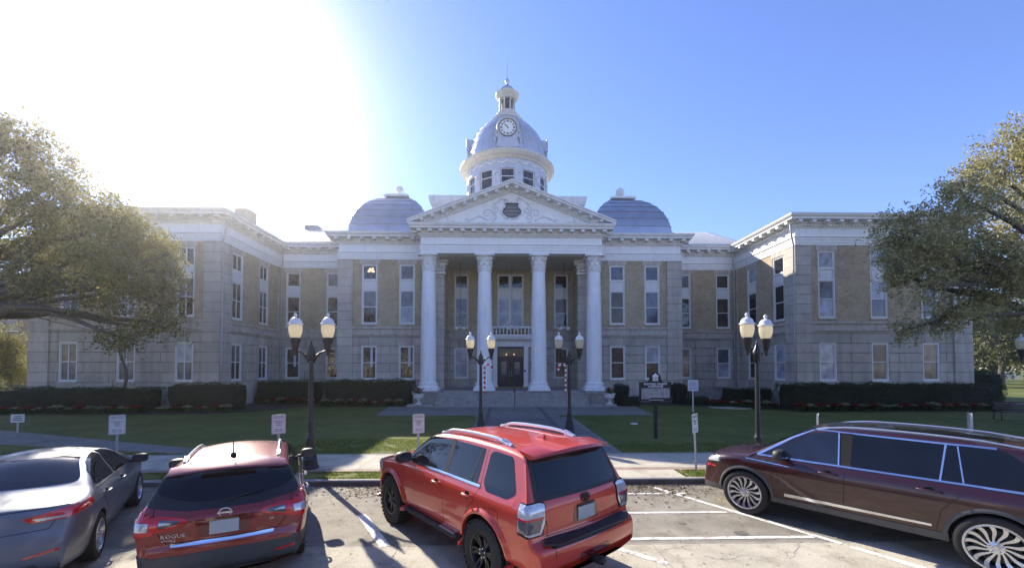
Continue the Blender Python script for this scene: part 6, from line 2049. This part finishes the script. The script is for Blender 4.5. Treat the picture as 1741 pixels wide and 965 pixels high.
LB = [(-30.3, 21.5, 13.5, 2.95, 3.03), (-20.7, 17.5, 12.3, 1.5, 1.4), (-20.0, 18.5, 11.2, 1.35, 1.24), (-25.7, 20.5, 9.2, 2.44, 2.48), (-18.4, 16.5, 9.2, 1.25, 1.27), (-19.0, 19.0, 10.0, 1.25, 1.2), (-16.6, 17.5, 9.1, .9, .8), (-15.4, 16.5, 8.5, 0.9, 0.8), (-19.5, 18.5, 7.8, 1.35, 1.37), (-14.7, 15.5, 6.8, 1.02, 1.04), (-15.3, 17.5, 8.0, 0.94, 0.9), (-15.3, 18.5, 7.6, 0.86, 0.86), (-14.4, 16.5, 5.9, 0.97, 0.97), (-17.8, 18.5, 6.4, 0.79, 0.79), (-13.5, 16.5, 5.4, 0.63, 0.63), (-15.2, 17.5, 4.6, 0.49, 0.55), (-14.0, 17.5, 4.5, 0.4, 0.5), (-16.4, 17, 5.0, .7, .6), (-14.9, 16.5, 4.0, .5, .45), (-13.3, 16.5, 7.4, .5, .6), (-22.8, 19.5, 6.4, 1.09, 1.11), (-23.7, 17.5, 5.6, 1.95, 1.7), (-30.2, 19.5, 9.4, 3.14, 3.21), (-17.3, 15.5, 6.1, 0.6, 0.6), (-21.8, 17, 8.6, 1.3, 1.3), (-13.9, 17.5, 6.9, .6, .7)]
RB = [(23.6, 17.5, 12.8, 1.7, 1.5), (22.9, 18.5, 12.3, 1.25, 1.2), (21.2, 17.5, 10.8, 1.2, 1.0), (19.2, 16.5, 9.9, 1.01, 0.98), (18.9, 17.5, 9.4, 0.88, 0.85), (18.0, 18.5, 9.3, 0.66, 0.6), (26.2, 19.5, 10.2, 1.92, 1.84), (20.9, 17.5, 8.8, 1.42, 1.37), (18.1, 16.5, 7.6, 1.06, 1.02), (18.6, 18.5, 7.8, 0.86, 0.84), (17.1, 16.5, 6.3, 0.92, 0.87), (21.1, 18.5, 6.6, 1.33, 1.29), (20.9, 16.5, 6.7, 1.33, 1.28), (19.0, 17.5, 4.9, 0.63, 0.5), (17.6, 17.5, 4.5, 0.4, 0.35), (16.6, 17, 7.1, .5, .6), (19.4, 16.5, 4.9, 0.77, 0.65), (29.3, 19.5, 13.4, 2.77, 2.67), (26.6, 17.5, 7.6, 2.72, 2.6), (22.8, 17.5, 4.9, 0.83, 0.7), (16.8, 17.5, 8.3, 0.4, 0.36), (17.6, 17.5, 8.6, .5, .4)]
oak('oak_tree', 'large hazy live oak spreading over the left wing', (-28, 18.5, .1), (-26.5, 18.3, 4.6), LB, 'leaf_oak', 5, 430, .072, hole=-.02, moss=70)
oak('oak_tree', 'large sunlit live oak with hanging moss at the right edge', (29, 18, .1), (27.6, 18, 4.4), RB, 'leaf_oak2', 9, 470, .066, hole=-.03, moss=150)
# a few sprays hanging clear of the left crown cast the dappled shade across the parking bays
r = random.Random(21)

# hedges
def hedge(label, x0, x1, y0, y1, h, seed, cat='hedge', name='hedge', rz=0, dens=260, group='clipped hedges along the building', rad=.25):
    r = random.Random(seed); cx_, cy_ = (x0 + x1) / 2, (y0 + y1) / 2; W_, D_ = (x1 - x0) / 2, (y1 - y0) / 2
    root = empty(name, (cx_, cy_, .12), rz, label, cat, group)
    def surf(u, v, face):
        return None
    b = MB()
    nx, ny, nz = max(3, int(W_ * 6)), max(3, int(D_ * 6)), max(4, int(h * 6))
    bm = bmesh.new(); bmesh.ops.create_cube(bm, size=2)
    for v in bm.verts: v.co = Vector((v.co.x * W_ * .93, v.co.y * D_ * .93, (v.co.z + 1) / 2 * h * .95))
    bmesh.ops.subdivide_edges(bm, edges=bm.edges, cuts=5, use_grid_fill=True)
    for v in bm.verts:
        n_ = noise.noise_vector(v.co * 1.3 + Vector((seed, 0, 0)))
        v.co += n_ * .14
    me = bpy.data.meshes.new('shade_core'); bm.to_mesh(me); bm.free(); me.materials.append(M['hedgecore'])  # solid near-black core stands in for the shade inside the hedge
    o = bpy.data.objects.new('shade_core', me); COL.objects.link(o); o.parent = root
    area = 2 * W_ * h * 1.5 + 4 * W_ * D_ + 4 * D_ * h
    for i in range(int(area * dens)):
        f = r.random() * area
        x = r.uniform(-W_, W_); y = r.uniform(-D_, D_); z = r.uniform(.02, h)
        if f < 2 * W_ * h: y = -D_
        elif f < 2 * W_ * h * 1.2: y = D_
        elif f < 2 * W_ * h * 1.2 + 4 * W_ * D_ * 1.3: z = h
        else: x = math.copysign(W_, r.random() - .5)
        # rounded edges
        p = Vector((x, y, z)); q = Vector((max(-W_ + rad, min(W_ - rad, x)), max(-D_ + rad, min(D_ - rad, y)), min(h - rad, z)))
        d = p - q
        if d.length > rad: p = q + d.normalized() * rad
        p += noise.noise_vector(p * 1.3 + Vector((seed, 0, 0))) * .2 + noise.noise_vector(p * 4 + Vector((seed, 0, 0))) * .07 + Vector((r.gauss(0, .035), r.gauss(0, .035), r.gauss(0, .035) + (.12 * r.random() if r.random() < .06 else 0)))
        p.z = max(.02, p.z)
        leafq(b, p, .04, r)
    b.build('leaves', M['leaf_hedge'], root, fix=False)
    return root
M['hedgecore'] = mat('hedge_shade_core', (.012, .014, .008), .9)
hedge('clipped hedge in front of the left pavilion beside the steps', -12.7, -6.4, 29.2, 30.6, 1.72, 1)
hedge('clipped hedge under the windows of the left link', -18.2, -13.7, 30.8, 31.9, 1.62, 2)
hedge('rounded hedge at the inner corner of the left wing', -20.4, -16.3, 25.4, 26.8, 1.62, 3, rad=.5)
hedge('long low hedge in front of the left wing', -33.0, -21.0, 24.9, 26.4, 1.38, 4)
hedge('long dark hedge in front of the right wing', 17.6, 31.6, 25.1, 26.7, 1.58, 5)
hedge('taller block of hedge past the right wing corner', 32.0, 34.5, 27.6, 29.2, 2.35, 6)
hedge('low hedge beside the round concrete cover', 15.9, 19.0, 28.6, 29.8, 1.15, 7)
hedge('narrow clipped shrub right of the rightmost column urn', 8.05, 8.95, 29.1, 29.9, 1.42, 8, 'shrub', 'shrub', group='clipped shrubs by the right pavilion')
hedge('low round shrub between the urn and the historical marker', 8.3, 9.5, 28.3, 29.0, .55, 9, 'shrub', 'shrub', group='clipped shrubs by the right pavilion')
hedge('narrow clipped shrub right of the historical marker', 12.4, 13.3, 29.4, 30.2, 1.52, 10, 'shrub', 'shrub', group='clipped shrubs by the right pavilion')
hedge('low sprawling shrub behind the notice sign', 13.0, 14.6, 28.8, 29.6, .52, 11, 'shrub', 'shrub', group='clipped shrubs by the right pavilion')

# beds and poinsettias
def bed(name, pts):
    b = MB(); b.prism([(x, y, .02) for x, y in pts], (0, 0, .14)); o = b.build(name, M['mulch']); o['kind'] = 'structure'
bed('flower_bed', [(-33, 23.9), (-17, 23.9), (-14.8, 26), (-13.6, 29.6), (-12.9, 28.3), (-6.5, 28.2), (-6.5, 31.8), (-19.3, 34.6), (-19.3, 27.6), (-33, 27.6)])
bed('flower_bed', [(13.3, 28.3), (17.3, 26.2), (18, 24.4), (31.9, 24.4), (31.9, 27.3), (19.6, 27.4), (19.4, 34.7), (9, 31.7), (9.4, 29.9)])
def pplant(mb_, seed):
    r = random.Random(seed); root = empty('poinsettia', (0, 0, 0))
    b = MB()
    for i in range(60): 
        a = r.uniform(0, 2 * PI); q = r.uniform(0, .2); leafq(b, (q * math.cos(a), q * math.sin(a), r.uniform(.05, .20)), .06, r)
    b.build('leaves', M['leaf_pl'], root, fix=False)
    b = MB()
    for k in range(12):
        a = r.uniform(0, 2 * PI); q = r.uniform(0, .2); c = Vector((q * math.cos(a), q * math.sin(a), .30 - q * .4))
        for j in range(9):
            t = 2 * PI * j / 9; u = Vector((math.cos(t), math.sin(t), r.uniform(-.3, .5))).normalized(); v = Vector((-math.sin(t), math.cos(t), 0))
            b.add([c, c + u * .06 + v * .03, c + u * .12, c + u * .06 - v * .03], [(0, 1, 2, 3)])
    b.build('bracts', M[mb_], root, fix=False)
    return root
PR, PCr = pplant('bract_red', 1), pplant('bract_cream', 2)
used = {}
def plant_row(p, q, n, where, seed):
    r = random.Random(seed)
    for i in range(n):
        t = (i + .5) / n; red = (i // 1) % 2 == 0 if r.random() < .85 else r.random() < .5
        pr = PR if red else PCr
        if not used.get(red): o = pr; used[red] = 1
        else: o = copy_tree(pr)
        s = r.uniform(.8, 1.2)
        o.location = (p[0] + (q[0] - p[0]) * t + r.gauss(0, .05), p[1] + (q[1] - p[1]) * t + r.gauss(0, .06), .15)
        o.rotation_euler = (0, 0, r.uniform(0, 6)); o.scale = (s * 1.6, s * 1.6, s * 1.35)
        tag(o, ('red' if red else 'pale cream') + ' poinsettia in the flower bed ' + where, 'flower', ('red' if red else 'cream') + ' poinsettias ' + where)
plant_row((-30, 24.25), (-21, 24.3), 15, 'before the left wing hedge', 1)
plant_row((-20.4, 24.6), (-16.2, 24.9), 8, 'before the left inner corner hedge', 2)
plant_row((-17.6, 29.9), (-13.6, 30.1), 8, 'before the left link hedge', 3)
plant_row((-12.8, 28.75), (-6.9, 28.7), 14, 'before the left pavilion hedge', 4)
plant_row((14.2, 28.3), (17.6, 26.0), 9, 'by the round concrete cover', 5)
plant_row((17.9, 24.75), (31.4, 24.75), 25, 'before the right wing hedge', 6)
for x, lb in ((-5.75, 'leafy red poinsettia filling the left urn'), (7.35, 'red poinsettia filling the right urn')):
    o = copy_tree(PR); o.location = (x, 28.3, .94); o.scale = (1.7, 1.7, 1.45); tag(o, lb, 'flower'); del o['group']

# bare pruned trunk at the left wing
r = random.Random(3)
root = empty('pruned_tree', (-23.75, 26.3, .12), 0, 'bare crooked cut trunk standing before the left wing', 'tree')
b = MB(); b.tube([(0, 0, 0), (.05, 0, 1.0), (.2, 0, 1.9), (.12, 0, 2.7), (-.12, 0, 3.3), (-.3, 0, 3.85)], [.09, .085, .085, .08, .075, .07], 10)
b.build('trunk', M['bark'], root, smooth=True)

# golden conifer, brick block and fence far left
def small_tree(label, base, h, rw, matn, seed, n=14, size=.06, per=230, group=None, name='tree', tr=.14, hole=-.2, zlo=.35):
    r = random.Random(seed); bl = []
    for i in range(n):
        a = r.uniform(0, 2 * PI); t = r.random(); q = rw * r.uniform(.1, .8) * (1 - .45 * t)
        bl.append((base[0] + q * math.cos(a), base[1] + q * math.sin(a), base[2] + h * (zlo + (.93 - zlo) * t), rw * .42, rw * .36))
    return oak(name, label, base, (base[0] + .1, base[1], base[2] + h * .38), bl, matn, seed, per, size, hole=hole, group=group, tr=tr)
small_tree('golden green young conifer at the far left edge', (-35.3, 30.2, .1), 5.8, 1.7, 'leaf_gold', 31, 18, .06, 200, name='conifer_tree')
small_tree('golden leafed tree beside the conifer at the left edge', (-40.5, 33.5, .1), 4.6, 2.0, 'leaf_gold', 36, 14, .07, 140, name='small_tree')
# ------------------------------------------------------------------ beyond the courthouse
b = MB(); bo = (-78, 66, 0)
root = empty('brick_building', (-78, 66, 0), 0, 'brown brick office block with pale roof band beyond the left wing', 'building')
b = MB(bo); b.box(-100, -60, 66, 80, 0, 12.0); b.build('wall', masonry('brown_brick', (.15, .09, .06), (.12, .07, .05), (.12, .1, .09), .24, .08, .012, nvar=.15), root)
b = MB(bo); b.box(-100.6, -59.4, 65.4, 80.6, 11.6, 13.0); b.build('roof', M['cream'], root)
for i in range(9):
    for j in range(3):
        b = MB(bo); x = -98.5 + i * 4.2; z = 1.6 + j * 3.5; b.box(x, x + 1.7, 65.9, 65.99, z, z + 1.9); w_ = b.build('window', M['pane_dark'], root)
        f = MB(bo); f.box(x - .1, x + 1.8, 65.86, 65.98, z - .14, z - .01); f.build('sill', M['cream'], w_)
# low fence on the left
root = empty('fence', (-52, 46, .0), 0, 'dark picket fence in front of the brown brick block', 'fence')
fo = (-52, 46, 0)
for i in range(24):
    b = MB(fo); b.box(-66 + i * 1.1, -65.93 + i * 1.1, 46, 46.06, 0, 1.5); b.build('post', M['black'], root)
b = MB(fo); b.box(-66, -40, 46.01, 46.05, 1.3, 1.36); b.box(-66, -40, 46.01, 46.05, .3, .36); b.build('rail', M['black'], root)
root = empty('sign_board', (-49, 38, .0), R(20), 'small pale sign on a post far left beyond the courthouse corner', 'sign')
b = MB(); b.box(-.04, .04, 0, .08, 0, 2.2); b.build('post', M['galv'], root); b = MB(); b.box(-.45, .45, -.03, 0, 1.8, 2.8); b.build('panel', M['sign'], root)

# side street and green on the right
sheet('side_road', 40, 53, 29, 400, .02, M['slab']); sheet('side_pavement', 37.5, 40, 29, 300, .126, M['slab'])
slab('side_kerb', 53, 53.3, 29, 300, 0, .13, M['kerb'])
sheet('far_road', 70, 420, 98, 108, .03, M['asphalt'])
# walk slanting across the left of the lawn
poly_slab('side_path', [(-9.6, 12.86), (-7.6, 12.86), (-27, 20.2), (-40, 21.0), (-40, 17.6), (-26, 16.8)], .132, M['walk'])

far = [(-60, 100, 13, 7), (62, 50, 11, 5.0), (70, 60, 12, 6), (86, 70, 14, 7), (104, 78, 13, 7), (75, 84, 12, 6.5), (120, 92, 15, 8), (96, 96, 13, 7), (60, 74, 10, 5), (140, 100, 15, 8), (-92, 92, 15, 8), (-112, 80, 14, 7), (-48, 90, 12, 6)]
lbs = ['tree beyond the brown brick block', 'nearest tree across the side street on the right', 'second tree across the side street on the right', 'dark tree on the far green at the right', 'broad tree by the far parked cars', 'tree behind the taller hedge block', 'far tree at the right edge', 'far tree behind the parked cars', 'tree close to the right wing corner across the street', 'distant tree at the far right edge', 'tree at the far left edge behind the brick block', 'outermost tree on the far left', 'tree between the brick block and the left wing']
for i, ((x, y, h, rw), lb) in enumerate(zip(far, lbs)):
    small_tree(lb, (x, y, 0), h, rw, 'leaf_far' if i % 3 else 'leaf_oak2', 50 + i, 12, .22, 16 if i else 12, 'trees beyond the courthouse', 'shade_tree', .35, -.15, .3)
# far street lamp
root = empty('street_lamp', (80, 66, 0), 0, 'far small street lamp with a round globe on the green', 'street lamp')
b = MB(); b.tube([(0, 0, 0), (0, 0, 3.6)], .08, 8); b.build('post', M['black'], root); b = MB(); b.sphere((0, 0, 4.0), .38, 8); b.build('globe', M['globe'], root, smooth=True)
# parked cars far right
sp = dict(L=4.7, W=.93, zb=.3, wz=.36, ra=.95, fa=3.75, arch=.40, top=[(.05, .35), (0, .5), (.02, .9), (.1, 1.1), (.4, 1.6), (.9, 1.70), (1.9, 1.72), (2.5, 1.66), (3.3, 1.15), (3.9, 1.05), (4.5, .9), (4.7, .6), (4.6, .32)],
    hw=[(.3, .84), (.6, .9), (.9, .93), (1.1, .88), (1.7, .66)], crown=[(0, .03), (4.7, .03)], rc=[(0, .1), (4.7, .1)], step=.12)
def far_car(label, x, y, rz, pm):
    c = Car('parked_car', label, 'car', (x, y, .0), R(rz), sp, M[pm], 1.0, 'cars parked on the far street')
    c.w0 = None
    c.wheels(.36, .22, .22, 'ten', .82)
    c.side('window', M['glass'], [(.6, 1.15), (3.0, 1.15), (2.3, 1.55), (.75, 1.55)])
    c.rear('rear_window', M['glass'], [(-.7, 1.2), (.7, 1.2), (.6, 1.55), (-.6, 1.55)])
    c.front('windscreen', M['glass'], [(-.7, 1.2), (.7, 1.2), (.6, 1.6), (-.6, 1.6)])
    c.wrap('taillight', M['lens'], [(.6, 1.05), (.95, 1.05), (.95, .85), (.6, .85)], .3)
    return c
far_car('white SUV parked farthest right on the distant street', 128, 100.5, 80, 'whitecar')
far_car('white car parked on the distant street left of the white SUV', 121, 100.5, 82, 'whitecar')
far_car('dark car parked beside the far street lamp on the green', 86, 69, 40, 'greycar')

# ---- unseen trees and shop row behind the viewpoint, added for reflections and bounce
for i, (x, y, h, rw) in enumerate([(-16, -17, 11, 5.5), (-3, -18, 9, 4.5), (9, -17.5, 12, 6), (23, -18, 10, 5)]):
    small_tree(['unseen broad tree added opposite the left wing for reflections', 'unseen smaller tree added opposite the portico for reflections', 'unseen tall tree added opposite the right pavilion for reflections', 'unseen tree added opposite the right wing for reflections'][i], (x, y, 0), h, rw, 'leaf_far', 90 + i, 12, .20, 20, 'unseen trees added for reflections', 'reflection_tree', .3, -.15, .34)
so_ = (0, -34, 0)
root = empty('bounce_building', so_, 0, 'unseen pale two-storey shop row added opposite for bounce light and reflections', 'building')
b = MB(so_); b.box(-42, 42, -42, -27, 0, 8.2); b.build('wall', mat('pale_render', (.55, .50, .42), .8, var=.15), root)
b = MB(so_); b.box(-42.4, 42.4, -42.4, -26.6, 8.2, 8.8); b.build('parapet', M['cream'], root)
for i in range(16):
    for z0, z1 in ((.6, 3.0), (4.6, 6.8)):
        b = MB(so_); b.box(-39.5 + i * 5.1, -36.8 + i * 5.1, -26.99, -26.93, z0, z1); b.build('window', M['pane_dark'], root)
# ------------------------------------------------------------------ thin scattering volume added to imitate lens veil glare
b = MB(); b.box(-170, 190, -40, 150, -1.2, 38)
hz = b.build('glare_veil', None if False else M['dark'])
m = bpy.data.materials.new('glare_veil_volume'); m.use_nodes = True
N, L = m.node_tree.nodes, m.node_tree.links
N.remove(N['Principled BSDF'])
v = N.new('ShaderNodeVolumePrincipled'); v.inputs['Color'].default_value = (.95, .93, .90, 1); v.inputs['Density'].default_value = .0012; v.inputs['Anisotropy'].default_value = .9
L.new(v.outputs[0], N['Material Output'].inputs['Volume'])
hz.data.materials.clear(); hz.data.materials.append(m)
hz['kind'] = 'stuff'
